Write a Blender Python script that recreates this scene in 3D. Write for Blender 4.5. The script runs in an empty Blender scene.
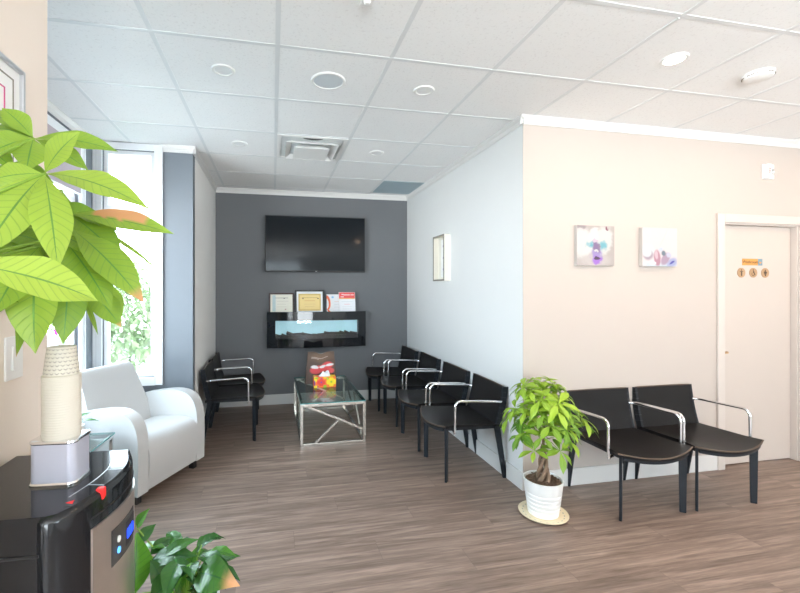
import bpy, bmesh, math, random
from mathutils import Vector, Matrix
PI = math.pi
C = bpy.context.scene.collection
rnd = random.Random(7)

# ------------------------------------------------------------------ camera
CH = 1.4566; YAW = 0.2002; FPX = 413.65; PX0 = 356.84; PY0 = 289.8
cd = bpy.data.cameras.new('camera'); cam = bpy.data.objects.new('camera', cd); C.objects.link(cam)
cam.location = (0, 0, CH); cam.rotation_euler = (PI/2, 0, -YAW)
cd.sensor_width = 36; cd.sensor_fit = 'HORIZONTAL'; cd.lens = FPX/800*36
cd.shift_x = (400-PX0)/800; cd.shift_y = -(296.5-PY0)/800
cd.clip_start = 0.02; cd.clip_end = 200
bpy.context.scene.camera = cam
_s, _c = math.sin(YAW), math.cos(YAW)
def at(px, py, d):
    """world point seen at that pixel at depth d along the viewing axis"""
    a = (px-PX0)/FPX
    return Vector((d*(_s+a*_c), d*(_c-a*_s), CH-d*(py-PY0)/FPX))

# ------------------------------------------------------------------ materials
def nm(name):
    m = bpy.data.materials.new(name); m.use_nodes = True
    nt = m.node_tree; b = nt.nodes['Principled BSDF']
    return m, nt, b
def srgb(r, g, b):
    f = lambda v: (v/255/12.92) if v/255 <= .04045 else ((v/255+.055)/1.055)**2.4
    return (f(r), f(g), f(b), 1)
def mat(name, col, rough=.5, metal=0, bump=0, bscale=200, var=0, vscale=8, spec=.5, coat=0, emit=None, estr=1, trans=0, ior=1.45, sheen=0):
    m, nt, b = nm(name); N, L = nt.nodes, nt.links
    if len(col) == 3: col = (*col, 1)
    b.inputs['Base Color'].default_value = col
    b.inputs['Roughness'].default_value = rough; b.inputs['Metallic'].default_value = metal
    b.inputs['Specular IOR Level'].default_value = spec; b.inputs['Coat Weight'].default_value = coat
    b.inputs['Coat Roughness'].default_value = .05
    b.inputs['IOR'].default_value = ior; b.inputs['Transmission Weight'].default_value = trans
    if sheen: b.inputs['Sheen Weight'].default_value = sheen
    tc = N.new('ShaderNodeTexCoord')
    if var:
        n = N.new('ShaderNodeTexNoise'); n.inputs['Scale'].default_value = vscale; n.inputs['Detail'].default_value = 4
        L.new(tc.outputs['Object'], n.inputs['Vector'])
        mx = N.new('ShaderNodeMixRGB'); mx.inputs[1].default_value = [c*(1-var) for c in col[:3]]+[1]
        mx.inputs[2].default_value = [min(1, c*(1+var)) for c in col[:3]]+[1]
        L.new(n.outputs['Fac'], mx.inputs[0]); L.new(mx.outputs[0], b.inputs['Base Color'])
    if bump:
        n = N.new('ShaderNodeTexNoise'); n.inputs['Scale'].default_value = bscale; n.inputs['Detail'].default_value = 3
        L.new(tc.outputs['Object'], n.inputs['Vector'])
        bp = N.new('ShaderNodeBump'); bp.inputs['Strength'].default_value = bump; bp.inputs['Distance'].default_value = .002
        L.new(n.outputs['Fac'], bp.inputs['Height']); L.new(bp.outputs[0], b.inputs['Normal'])
    if emit:
        b.inputs['Emission Color'].default_value = (*emit[:3], 1); b.inputs['Emission Strength'].default_value = estr
    return m
M = {}
M['white_wall'] = mat('white_paint', (.66, .665, .66), .75, bump=.15, bscale=350, var=.012)
M['warm_wall'] = mat('warm_white_paint', (.50, .447, .408), .75, bump=.15, bscale=350, var=.012)
M['brightened_wall'] = mat('brightened_wall_paint', (.86, .84, .81), .75, bump=.15, bscale=350, var=.012)  # alcove's white paint lightened in colour to stand in for missing light
M['cream_wall'] = mat('cream_paint', (.78, .69, .61), .75, bump=.15, bscale=350, var=.012)
M['grey_wall'] = mat('charcoal_paint', (.138, .144, .152), .6, bump=.15, bscale=350, var=.02)
M['blue_wall'] = mat('blue_grey_paint', (.155, .175, .20), .6, bump=.15, bscale=350, var=.02)
M['trim'] = mat('white_trim_paint', (.66, .65, .635), .4, var=.01)
M['warm_trim'] = mat('warm_white_trim', (.58, .525, .485), .4, var=.01)
M['winframe'] = mat('white_vinyl', (.82, .84, .86), .3, var=.01)
M['plastic'] = mat('white_plastic', (.82, .82, .81), .35, var=.01)
M['canvas'] = mat('canvas_edge', (.50, .47, .45), .7, var=.02)
M['lens_off'] = mat('frosted_lens', (.84, .85, .85), .25, var=.02)
M['spk'] = mat('pale_grey_grille', (.66, .71, .74), .5, bump=.5, bscale=900, var=.02)
M['chrome'] = mat('chrome', (.82, .82, .83), .09, 1, var=.02, vscale=3)
M['nickel'] = mat('brushed_nickel', (.70, .67, .62), .24, 1, bump=.05, bscale=500, var=.05)
M['leather'] = mat('black_leather', (.011, .010, .010), .40, spec=.20, bump=.25, bscale=420, var=.15, vscale=12)
M['seam'] = mat('brown_edge_leather', (.085, .056, .038), .4, bump=.2, bscale=420, var=.1)
M['blackleg'] = mat('black_leg_leather', (.012, .015, .020), .4, spec=.35, bump=.15, bscale=420, var=.1)
M['whiteleather'] = mat('white_leather', (.57, .565, .56), .33, bump=.12, bscale=160, var=.01)
M['blackfoot'] = mat('black_foot', (.015, .014, .014), .4, var=.1)
M['gloss_black'] = mat('gloss_black_plastic', (.010, .011, .013), .06, var=.1, vscale=4)
M['matte_black'] = mat('matt_black_plastic', (.018, .018, .019), .45, var=.1)
M['screen'] = mat('dark_screen', (.009, .012, .015), .08, spec=.18, var=.1, vscale=2)
M['steel'] = mat('brushed_stainless', (.74, .71, .68), .30, 1, bump=.04, bscale=300, var=.05, vscale=30)
M['red'] = mat('red_button', (.80, .02, .02), .25, emit=(.8, .01, .01), estr=.15)
M['blueled'] = mat('blue_digits', (.01, .03, .8), .3, emit=(.02, .08, 1), estr=1.6)
M['bluebtn'] = mat('blue_button', (.12, .40, .9), .3, emit=(.1, .4, 1), estr=1.0)
M['dark_grey'] = mat('dark_grey_panel', (.05, .048, .046), .35, var=.1)
M['boxgrey'] = mat('lilac_grey_tin', (.50, .51, .60), .38, metal=.25, var=.03)
M['cup'] = mat('cream_paper_cup', (.64, .60, .52), .6, var=.02)
M['pot'] = mat('white_ceramic', (.84, .84, .83), .28, var=.01)
M['soil'] = mat('bark_soil', (.13, .08, .052), .9, bump=1, bscale=60, var=.6, vscale=60)
M['trunk'] = mat('brown_bark', (.20, .13, .085), .8, bump=.8, bscale=90, var=.35, vscale=50)
M['stem'] = mat('green_stem', (.20, .34, .04), .5, var=.2, vscale=20)
M['brownframe'] = mat('mahogany_frame', (.045, .016, .014), .3, var=.2)
M['blackframe'] = mat('black_frame', (.014, .014, .015), .35, var=.1)
M['creamframe'] = mat('cream_frame', (.74, .71, .63), .5, var=.03)
M['greybrown'] = mat('grey_brown_edge', (.22, .20, .17), .5, var=.05)
M['purple'] = mat('purple_glass', (.16, .11, .36), .3, var=.2)
M['magenta'] = mat('magenta_petal', (.70, .02, .62), .5, var=.1)
M['wood'] = mat('tan_wood', (.40, .25, .135), .5, var=.12, vscale=30)
M['brown'] = mat('dark_brown_symbol', (.07, .045, .03), .6, var=.05)
M['orange'] = mat('orange_sign', (.62, .29, .07), .5, var=.03)
M['signblue'] = mat('blue_grey_sign', (.16, .27, .34), .5, var=.1)
M['brass'] = mat('brass', (.55, .36, .20), .3, 1, var=.05)
M['silver'] = mat('silver_frame', (.60, .62, .65), .3, .8, var=.04)
M['door'] = mat('white_door_paint', (.54, .48, .435), .5, var=.01)
M['pinkline'] = mat('pink_border', (.55, .08, .22), .5, var=.05)
M['blind'] = mat('mauve_shade', (.46, .40, .44), .8, bump=.3, bscale=200, var=.04)
M['tissue'] = mat('white_tissue', (.86, .87, .90), .8, var=.02)
M['redplastic'] = mat('red_lettering', (.85, .10, .08), .5, var=.03)
M['ventdark'] = mat('duct_grey', (.62, .64, .64), .7, var=.2)
M['panelblue'] = mat('blue_grey_light_lens', (.36, .47, .53), .4, var=.05)
M['logs'] = mat('charred_logs', (.05, .045, .045), .8, bump=1, bscale=50, var=.4, vscale=30)
M['firebox'] = mat('pale_blue_back_glow', (.3, .5, .55), .5, emit=(.36, .58, .66), estr=.45, var=.1)
M['ground_out'] = mat('pale_paving', (.38, .39, .38), .9, var=.15, vscale=2)
M['bark_out'] = mat('garden_bark', (.22, .20, .14), .9, var=.3)
M['lamp_on'] = mat('warm_lamp_lens', (1, .9, .8), .4, emit=(1, .84, .66), estr=30)
M['cable'] = mat('black_cable', (.02, .02, .02), .5, var=.1)

def glass_mat(name, tint, f0=.08, gl=(1, 1, 1)):
    m = bpy.data.materials.new(name); m.use_nodes = True
    nt = m.node_tree; N, L = nt.nodes, nt.links; N.clear()
    o = N.new('ShaderNodeOutputMaterial'); t = N.new('ShaderNodeBsdfTransparent'); g = N.new('ShaderNodeBsdfGlossy')
    t.inputs[0].default_value = (*tint, 1); g.inputs['Roughness'].default_value = .02; g.inputs[0].default_value = (*gl, 1)
    f = N.new('ShaderNodeFresnel'); f.inputs[0].default_value = 1.5
    ge = N.new('ShaderNodeNewGeometry'); iv = N.new('ShaderNodeMath'); iv.operation = 'SUBTRACT'; iv.inputs[0].default_value = 1; L.new(ge.outputs['Backfacing'], iv.inputs[1])
    fm_ = N.new('ShaderNodeMath'); fm_.operation = 'MULTIPLY'; L.new(f.outputs[0], fm_.inputs[0]); L.new(iv.outputs[0], fm_.inputs[1])
    mx = N.new('ShaderNodeMixShader'); L.new(fm_.outputs[0], mx.inputs[0]); L.new(t.outputs[0], mx.inputs[1]); L.new(g.outputs[0], mx.inputs[2])
    L.new(mx.outputs[0], o.inputs[0]); return m
M['glass'] = glass_mat('clear_pane', (.96, .98, .98))
M['winglass'] = glass_mat('window_pane', (.97, .985, .985), gl=(.18, .18, .18))
M['tableglass'] = glass_mat('greenish_table_glass', (.74, .82, .80))
M['glassedge'] = mat('green_glass_edge', (.10, .30, .30), .1, coat=.5, var=.1)

def wood_floor():
    m, nt, b = nm('grey_brown_plank_floor'); N, L = nt.nodes, nt.links
    tc = N.new('ShaderNodeTexCoord')
    sep = N.new('ShaderNodeSeparateXYZ'); L.new(tc.outputs['Object'], sep.inputs[0])
    def math_(op, a, bb=None):
        n = N.new('ShaderNodeMath'); n.operation = op
        for i, v in enumerate((a, bb)):
            if v is None: continue
            if isinstance(v, (int, float)): n.inputs[i].default_value = v
            else: L.new(v, n.inputs[i])
        return n.outputs[0]
    W, LEN = .18, 1.22
    rowf = math_('DIVIDE', sep.outputs['Y'], W); row = math_('FLOOR', rowf)
    off = math_('MULTIPLY', row, .377*LEN)
    xf = math_('DIVIDE', math_('ADD', sep.outputs['X'], off), LEN); colx = math_('FLOOR', xf)
    cb = N.new('ShaderNodeCombineXYZ'); L.new(row, cb.inputs[0]); L.new(colx, cb.inputs[1])
    wn = N.new('ShaderNodeTexWhiteNoise'); wn.noise_dimensions = '3D'; L.new(cb.outputs[0], wn.inputs['Vector'])
    # grain
    mp = N.new('ShaderNodeCombineXYZ')
    L.new(math_('MULTIPLY', sep.outputs['X'], 1.6), mp.inputs[0]); L.new(math_('MULTIPLY', sep.outputs['Y'], 26), mp.inputs[1])
    L.new(math_('MULTIPLY', wn.outputs['Value'], 40), mp.inputs[2])
    g1 = N.new('ShaderNodeTexNoise'); g1.inputs['Scale'].default_value = 1; g1.inputs['Detail'].default_value = 7; g1.inputs['Roughness'].default_value = .62
    g1.inputs['Distortion'].default_value = .6; L.new(mp.outputs[0], g1.inputs['Vector'])
    mp2 = N.new('ShaderNodeCombineXYZ')
    L.new(math_('MULTIPLY', sep.outputs['X'], 9), mp2.inputs[0]); L.new(math_('MULTIPLY', sep.outputs['Y'], 140), mp2.inputs[1]); L.new(math_('MULTIPLY', wn.outputs['Value'], 15), mp2.inputs[2])
    g2 = N.new('ShaderNodeTexNoise'); g2.inputs['Scale'].default_value = 1; g2.inputs['Detail'].default_value = 4; L.new(mp2.outputs[0], g2.inputs['Vector'])
    fac = math_('ADD', math_('MULTIPLY', g1.outputs['Fac'], .75), math_('MULTIPLY', g2.outputs['Fac'], .25))
    cr = N.new('ShaderNodeValToRGB'); e = cr.color_ramp.elements
    e[0].position = .28; e[0].color = (.088, .060, .047, 1); e[1].position = .72; e[1].color = (.38, .285, .235, 1)
    el = cr.color_ramp.elements.new(.5); el.color = (.215, .157, .127, 1)
    L.new(fac, cr.inputs[0])
    hv = N.new('ShaderNodeHueSaturation'); L.new(cr.outputs[0], hv.inputs['Color'])
    L.new(math_('ADD', math_('MULTIPLY', wn.outputs['Value'], .22), .90), hv.inputs['Value'])
    # joints
    fy = math_('FRACT', rowf); fx = math_('FRACT', xf)
    jy = math_('LESS_THAN', fy, .012); jx = math_('LESS_THAN', fx, .0018)
    j = math_('MAXIMUM', jy, jx)
    mx = N.new('ShaderNodeMixRGB'); L.new(math_('MULTIPLY', j, .45), mx.inputs[0]); L.new(hv.outputs[0], mx.inputs[1]); mx.inputs[2].default_value = (.06, .05, .045, 1)
    L.new(mx.outputs[0], b.inputs['Base Color'])
    b.inputs['Roughness'].default_value = .42
    b.inputs['Specular IOR Level'].default_value = .45
    bp = N.new('ShaderNodeBump'); bp.inputs['Strength'].default_value = .12; bp.inputs['Distance'].default_value = .001
    L.new(fac, bp.inputs['Height']); L.new(bp.outputs[0], b.inputs['Normal'])
    return m
M['floor'] = wood_floor()

def ceiling_mat():
    m, nt, b = nm('mineral_ceiling_tile'); N, L = nt.nodes, nt.links
    tc = N.new('ShaderNodeTexCoord')
    n = N.new('ShaderNodeTexNoise'); n.inputs['Scale'].default_value = 75; n.inputs['Detail'].default_value = 3; n.inputs['Roughness'].default_value = .6
    L.new(tc.outputs['Object'], n.inputs['Vector'])
    cr = N.new('ShaderNodeValToRGB'); e = cr.color_ramp.elements
    e[0].position = .33; e[0].color = (.80, .80, .80, 1); e[1].position = .43; e[1].color = (.88, .885, .885, 1)
    L.new(n.outputs['Fac'], cr.inputs[0]); L.new(cr.outputs[0], b.inputs['Base Color'])
    b.inputs['Roughness'].default_value = .9
    bp = N.new('ShaderNodeBump'); bp.inputs['Strength'].default_value = .25; bp.inputs['Distance'].default_value = .002
    L.new(n.outputs['Fac'], bp.inputs['Height']); L.new(bp.outputs[0], b.inputs['Normal'])
    return m
M['ceiling'] = ceiling_mat()
M['grid'] = mat('white_metal_grid', (.74, .76, .77), .4, var=.01)

def leaf_mat(name, dark, light, vein, trans=.4, rough=.35, ribs=13):
    m, nt, b = nm(name); N, L = nt.nodes, nt.links
    def mt(op, a, bb=None, cc=None):
        n = N.new('ShaderNodeMath'); n.operation = op
        for i, v in enumerate((a, bb, cc)):
            if v is None: continue
            if isinstance(v, (int, float)): n.inputs[i].default_value = v
            else: L.new(v, n.inputs[i])
        return n.outputs[0]
    uv = N.new('ShaderNodeUVMap'); sp = N.new('ShaderNodeSeparateXYZ'); L.new(uv.outputs[0], sp.inputs[0])
    at_ = N.new('ShaderNodeAttribute'); at_.attribute_name = 'tint'
    ts = N.new('ShaderNodeSeparateColor'); L.new(at_.outputs['Color'], ts.inputs[0])
    au = mt('ABSOLUTE', mt('SUBTRACT', sp.outputs['X'], .5))
    mid = mt('LESS_THAN', au, .022)
    lat = mt('FRACT', mt('MULTIPLY', mt('SUBTRACT', sp.outputs['Y'], mt('MULTIPLY', au, .28)), ribs))
    latm = mt('SUBTRACT', 1, mt('MINIMUM', mt('MULTIPLY', mt('ABSOLUTE', mt('SUBTRACT', lat, .5)), 9), 1))
    vm = mt('MAXIMUM', mt('MULTIPLY', mid, .8), mt('MULTIPLY', latm, .38))
    n = N.new('ShaderNodeTexNoise'); n.inputs['Scale'].default_value = 25
    tc = N.new('ShaderNodeTexCoord'); L.new(tc.outputs['Object'], n.inputs['Vector'])
    mx = N.new('ShaderNodeMixRGB'); mx.inputs[1].default_value = (*dark, 1); mx.inputs[2].default_value = (*light, 1)
    L.new(mt('ADD', mt('MULTIPLY', ts.outputs[0], .8), mt('MULTIPLY', n.outputs['Fac'], .25)), mx.inputs[0])
    mv = N.new('ShaderNodeMixRGB'); L.new(vm, mv.inputs[0]); L.new(mx.outputs[0], mv.inputs[1]); mv.inputs[2].default_value = (*vein, 1)
    mb = N.new('ShaderNodeMixRGB'); L.new(ts.outputs[1], mb.inputs[0]); L.new(mv.outputs[0], mb.inputs[1]); mb.inputs[2].default_value = (.72, .36, .17, 1)
    L.new(mb.outputs[0], b.inputs['Base Color']); b.inputs['Roughness'].default_value = rough
    bp = N.new('ShaderNodeBump'); bp.inputs['Strength'].default_value = .5; bp.inputs['Distance'].default_value = .002; bp.invert = True
    L.new(vm, bp.inputs['Height']); L.new(bp.outputs[0], b.inputs['Normal'])
    tr = N.new('ShaderNodeBsdfTranslucent'); L.new(mb.outputs[0], tr.inputs[0])
    ms = N.new('ShaderNodeMixShader'); ms.inputs[0].default_value = trans
    out = N['Material Output'] if 'Material Output' in N else N.new('ShaderNodeOutputMaterial')
    L.new(b.outputs[0], ms.inputs[1]); L.new(tr.outputs[0], ms.inputs[2]); L.new(ms.outputs[0], out.inputs[0])
    return m
M['leaf'] = leaf_mat('money_tree_leaf', (.15, .30, .02), (.43, .60, .085), (.10, .28, .06))
M['leaf_small'] = leaf_mat('small_tree_leaf', (.06, .20, .02), (.42, .60, .05), (.30, .55, .06), trans=.3)
M['leaf_lily'] = leaf_mat('glossy_dark_leaf', (.012, .065, .022), (.12, .34, .03), (.02, .10, .03), trans=.12, rough=.2, ribs=10)
M['leaf_out'] = leaf_mat('garden_leaf', (.19, .29, .13), (.42, .50, .30), (.26, .34, .18), trans=.3, rough=.6)

def art(name, base, blobs, distort=.0, rough=.5, nscale=6, k_=1.0):
    """flat artwork from soft ellipses: (u, v, ru, rv, rotation, colour, softness 0..1)"""
    m, nt, b = nm(name); N, L = nt.nodes, nt.links
    uv = N.new('ShaderNodeUVMap'); vec = uv.outputs[0]
    if distort:
        n = N.new('ShaderNodeTexNoise'); n.inputs['Scale'].default_value = nscale; n.inputs['Detail'].default_value = 3
        L.new(vec, n.inputs['Vector'])
        s = N.new('ShaderNodeVectorMath'); s.operation = 'SUBTRACT'; L.new(n.outputs['Color'], s.inputs[0]); s.inputs[1].default_value = (.5, .5, .5)
        k = N.new('ShaderNodeVectorMath'); k.operation = 'SCALE'; L.new(s.outputs[0], k.inputs[0]); k.inputs['Scale'].default_value = distort
        a = N.new('ShaderNodeVectorMath'); a.operation = 'ADD'; L.new(vec, a.inputs[0]); L.new(k.outputs[0], a.inputs[1]); vec = a.outputs[0]
    rgb = N.new('ShaderNodeRGB'); rgb.outputs[0].default_value = (*base[:3], 1); cur = rgb.outputs[0]
    for (u, v, ru, rv, rot, col, soft) in blobs:
        sb = N.new('ShaderNodeVectorMath'); sb.operation = 'SUBTRACT'; L.new(vec, sb.inputs[0]); sb.inputs[1].default_value = (u, v, 0)
        ro = N.new('ShaderNodeVectorRotate'); ro.rotation_type = 'Z_AXIS'; L.new(sb.outputs[0], ro.inputs['Vector']); ro.inputs['Angle'].default_value = -rot
        if soft < 0:      # rectangle
            spx = N.new('ShaderNodeSeparateXYZ'); L.new(ro.outputs[0], spx.inputs[0])
            res = []
            for ax, r in (('X', ru), ('Y', rv)):
                q = N.new('ShaderNodeMath'); q.operation = 'ABSOLUTE'; L.new(spx.outputs[ax], q.inputs[0])
                l = N.new('ShaderNodeMath'); l.operation = 'LESS_THAN'; L.new(q.outputs[0], l.inputs[0]); l.inputs[1].default_value = r; res.append(l.outputs[0])
            f = N.new('ShaderNodeMath'); f.operation = 'MULTIPLY'; L.new(res[0], f.inputs[0]); L.new(res[1], f.inputs[1]); fac = f.outputs[0]
        else:
            ml = N.new('ShaderNodeVectorMath'); ml.operation = 'MULTIPLY'; L.new(ro.outputs[0], ml.inputs[0]); ml.inputs[1].default_value = (1/ru, 1/rv, 0)
            ln = N.new('ShaderNodeVectorMath'); ln.operation = 'LENGTH'; L.new(ml.outputs[0], ln.inputs[0])
            mr = N.new('ShaderNodeMapRange'); mr.interpolation_type = 'SMOOTHSTEP'; L.new(ln.outputs['Value'], mr.inputs['Value'])
            mr.inputs['From Min'].default_value = 1+soft*.3; mr.inputs['From Max'].default_value = 1-soft-.02
            mr.inputs['To Min'].default_value = 0; mr.inputs['To Max'].default_value = 1; fac = mr.outputs[0]
        mx = N.new('ShaderNodeMixRGB'); L.new(fac, mx.inputs[0]); L.new(cur, mx.inputs[1]); mx.inputs[2].default_value = (*col[:3], 1); cur = mx.outputs[0]
    if k_ != 1:
        mu = N.new('ShaderNodeMixRGB'); mu.blend_type = 'MULTIPLY'; mu.inputs[0].default_value = 1; L.new(cur, mu.inputs[1]); mu.inputs[2].default_value = (k_, k_, k_, 1); cur = mu.outputs[0]
    L.new(cur, b.inputs['Base Color']); b.inputs['Roughness'].default_value = rough
    return m

# ------------------------------------------------------------------ mesh helpers
class MB:
    def __init__(s):
        s.bm = bmesh.new(); s.uv = s.bm.loops.layers.uv.new('UVMap'); s.col = s.bm.loops.layers.float_color.new('tint')
    def _bev(s, verts, b, seg=2):
        es = list({e for v in verts for e in v.link_edges})
        if b > 0: bmesh.ops.bevel(s.bm, geom=es, offset=b, segments=seg, profile=.5, affect='EDGES', clamp_overlap=True)
    def box(s, x0, x1, y0, y1, z0, z1, bev=0, mtx=None, seg=2):
        r = bmesh.ops.create_cube(s.bm, size=1)['verts']
        for v in r:
            v.co = Vector((x0+(v.co.x+.5)*(x1-x0), y0+(v.co.y+.5)*(y1-y0), z0+(v.co.z+.5)*(z1-z0)))
            if mtx: v.co = mtx @ v.co
        s._bev(r, bev, seg); return s
    def bar(s, a, b, w, h, bev=0, up=(0, 0, 1)):
        a, b = Vector(a), Vector(b); d = b-a; L = d.length; d.normalize(); up = Vector(up)
        x = d.cross(up)
        if x.length < 1e-4: x = d.cross(Vector((1, 0, 0)))
        x.normalize(); y = x.cross(d); m = Matrix((x, y, d)).transposed().to_4x4(); m.translation = a
        return s.box(-w/2, w/2, -h/2, h/2, 0, L, bev, m)
    def tube(s, pts, r, n=10, cap=True):
        pts = [Vector(p) for p in pts]; rings = []
        rs = r if isinstance(r, (list, tuple)) else [r]*len(pts)
        t0 = (pts[1]-pts[0]).normalized(); ref = Vector((0, 0, 1)) if abs(t0.z) < .9 else Vector((1, 0, 0))
        x = t0.cross(ref).normalized()
        for i, p in enumerate(pts):
            t = (pts[min(i+1, len(pts)-1)]-pts[max(i-1, 0)]).normalized()
            x = (x-t*x.dot(t)).normalized(); y = t.cross(x)
            rings.append([s.bm.verts.new(p+(x*math.cos(2*PI*k/n)+y*math.sin(2*PI*k/n))*rs[i]) for k in range(n)])
        for a, b in zip(rings, rings[1:]):
            for k in range(n): s.bm.faces.new((a[k], a[(k+1) % n], b[(k+1) % n], b[k])).smooth = True
        if cap:
            s.bm.faces.new(rings[0][::-1]); s.bm.faces.new(rings[-1])
        return s
    def lathe(s, prof, cx=0, cy=0, n=32, z=0, mtx=None):
        rings = []
        for (r, h) in prof:
            if r < 1e-5:
                co = Vector((cx, cy, z+h)); rings.append([s.bm.verts.new(mtx @ co if mtx else co)])
            else:
                rg = []
                for k in range(n):
                    co = Vector((cx+r*math.cos(2*PI*k/n), cy+r*math.sin(2*PI*k/n), z+h)); rg.append(s.bm.verts.new(mtx @ co if mtx else co))
                rings.append(rg)
        for a, b in zip(rings, rings[1:]):
            if len(a) == 1 and len(b) == 1: continue
            for k in range(n):
                k2 = (k+1) % n
                if len(a) == 1: f = (a[0], b[k2], b[k])
                elif len(b) == 1: f = (a[k], a[k2], b[0])
                else: f = (a[k], a[k2], b[k2], b[k])
                s.bm.faces.new(f).smooth = True
        return s
    def prism(s, pts, axis, a0, a1, bev=0, mtx=None, seg=3):
        """pts 2-D polygon; axis 'x','y','z' extrusion from a0 to a1"""
        def co(p, a):
            v = {'x': Vector((a, p[0], p[1])), 'y': Vector((p[0], a, p[1])), 'z': Vector((p[0], p[1], a))}[axis]
            return mtx @ v if mtx else v
        A = [s.bm.verts.new(co(p, a0)) for p in pts]; B = [s.bm.verts.new(co(p, a1)) for p in pts]; n = len(pts)
        s.bm.faces.new(A); s.bm.faces.new(B[::-1])
        for k in range(n): s.bm.faces.new((A[k], B[k], B[(k+1) % n], A[(k+1) % n]))
        if bev:
            capE = [e for e in {e for v in A+B for e in v.link_edges} if (e.verts[0] in A) == (e.verts[1] in A)]
            bmesh.ops.bevel(s.bm, geom=capE, offset=bev, segments=seg, profile=.5, affect='EDGES', clamp_overlap=True)
        return s
    def quad(s, o, u, v):
        o, u, v = Vector(o), Vector(u), Vector(v)
        vs = [s.bm.verts.new(p) for p in (o, o+u, o+u+v, o+v)]; f = s.bm.faces.new(vs)
        for l, c in zip(f.loops, ((0, 0), (1, 0), (1, 1), (0, 1))): l[s.uv].uv = c
        return s
    def grid(s, fn, nu, nv, smooth=True, close=False):
        V = [[s.bm.verts.new(fn(i/nu, j/nv)) for j in range(nv+1)] for i in range(nu+1)]
        for i in range(nu):
            for j in range(nv):
                f = s.bm.faces.new((V[i][j], V[i+1][j], V[i+1][j+1], V[i][j+1])); f.smooth = smooth
                for l, c in zip(f.loops, ((i, j), (i+1, j), (i+1, j+1), (i, j+1))): l[s.uv].uv = (c[0]/nu, c[1]/nv)
        return s
    def leaf(s, base, tip, width, normal, arch=.1, fold=.25, tint=.5, brown=None, nu=6, nv=14, pk=.55, stalk=0.0, wav=.0):
        base, tip, normal = Vector(base), Vector(tip), Vector(normal)
        d = tip-base; Ln = d.length; dn = d.normalized(); normal = (normal-dn*normal.dot(dn)).normalized(); side = dn.cross(normal)
        ph = (base.x*37+tip.z*91) % 6.28
        def prof(t):
            return (math.sin(PI*min(1, t**(math.log(.5)/math.log(pk))))**1.12) if 0 < t < 1 else 0.0
        V = []
        for j in range(nv+1):
            t = j/nv; c = base+d*t+normal*(arch*Ln*4*t*(1-t)); w = width*.5*max(prof(t), .012); row = []
            for i in range(nu+1):
                q = i/nu*2-1
                row.append(s.bm.verts.new(c+side*(q*w)+normal*(fold*abs(q)*w+wav*w*math.sin(ph+t*20)*q*q)))
            V.append(row)
        for j in range(nv):
            for i in range(nu):
                f = s.bm.faces.new((V[j][i], V[j][i+1], V[j+1][i+1], V[j+1][i])); f.smooth = True
                for l, (jj, ii) in zip(f.loops, ((j, i), (j, i+1), (j+1, i+1), (j+1, i))):
                    u, v = ii/nu, jj/nv; l[s.uv].uv = (u, v)
                    br = brown(u, v) if brown else 0.0
                    l[s.col] = (tint, br, 0, 1)
        return s
    def build(s, name, m, parent=None, smooth=None, weld=False):
        if weld: bmesh.ops.remove_doubles(s.bm, verts=s.bm.verts, dist=1e-5)
        bmesh.ops.recalc_face_normals(s.bm, faces=s.bm.faces) if not getattr(s, 'keep', False) else None
        me = bpy.data.meshes.new(name); s.bm.to_mesh(me); s.bm.free()
        ms = m if isinstance(m, list) else [m]
        for q in ms: me.materials.append(q)
        o = bpy.data.objects.new(name, me); C.objects.link(o)
        if smooth:
            me.polygons.foreach_set('use_smooth', [True]*len(me.polygons)); me.set_sharp_from_angle(angle=math.radians(smooth))
        if parent: o.parent = parent
        return o
def thing(name, label, cat, loc=(0, 0, 0), rz=0, group=None):
    o = bpy.data.objects.new(name, None); C.objects.link(o); o.location = loc; o.rotation_euler = (0, 0, rz); o.empty_display_size = .1
    o['label'] = label; o['category'] = cat
    if group: o['group'] = group
    return o
def struct(o): o['kind'] = 'structure'; return o
def copy_tree(o, parent=None):
    c = o.copy(); C.objects.link(c)
    if parent: c.parent = parent
    for ch in [q for q in bpy.data.objects if q.parent == o and q.name not in done]:
        done.add(ch.name); copy_tree(ch, c)
    return c
done = set()
def dup(root, loc, rz, label, group=None):
    kids = list(root.children)
    r = root.copy(); C.objects.link(r); r.location = loc; r.rotation_euler = (0, 0, rz); r['label'] = label
    if group: r['group'] = group
    for k in kids:
        c = k.copy(); C.objects.link(c); c.parent = r
        for g in list(k.children):
            d = g.copy(); C.objects.link(d); d.parent = c
    return r
def text(name, body, size, m, parent, loc, rot=(PI/2, 0, 0), extrude=.0006, align='CENTER'):
    cu = bpy.data.curves.new(name, 'FONT'); cu.body = body; cu.size = size; cu.extrude = extrude; cu.align_x = align; cu.align_y = 'CENTER'
    cu.materials.append(m); tmp = bpy.data.objects.new(name+'_source', cu); C.objects.link(tmp); bpy.context.view_layer.update()
    me = bpy.data.meshes.new_from_object(tmp.evaluated_get(bpy.context.evaluated_depsgraph_get())); bpy.data.objects.remove(tmp); me.name = name
    o = bpy.data.objects.new(name, me); C.objects.link(o); o.location = loc; o.rotation_euler = rot; o.parent = parent
    return o
def arcpts(c, r, a0, a1, n, plane='xz'):
    out = []
    for k in range(n+1):
        a = a0+(a1-a0)*k/n; out.append((c[0]+r*math.cos(a), c[1]+r*math.sin(a)))
    return out

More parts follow.
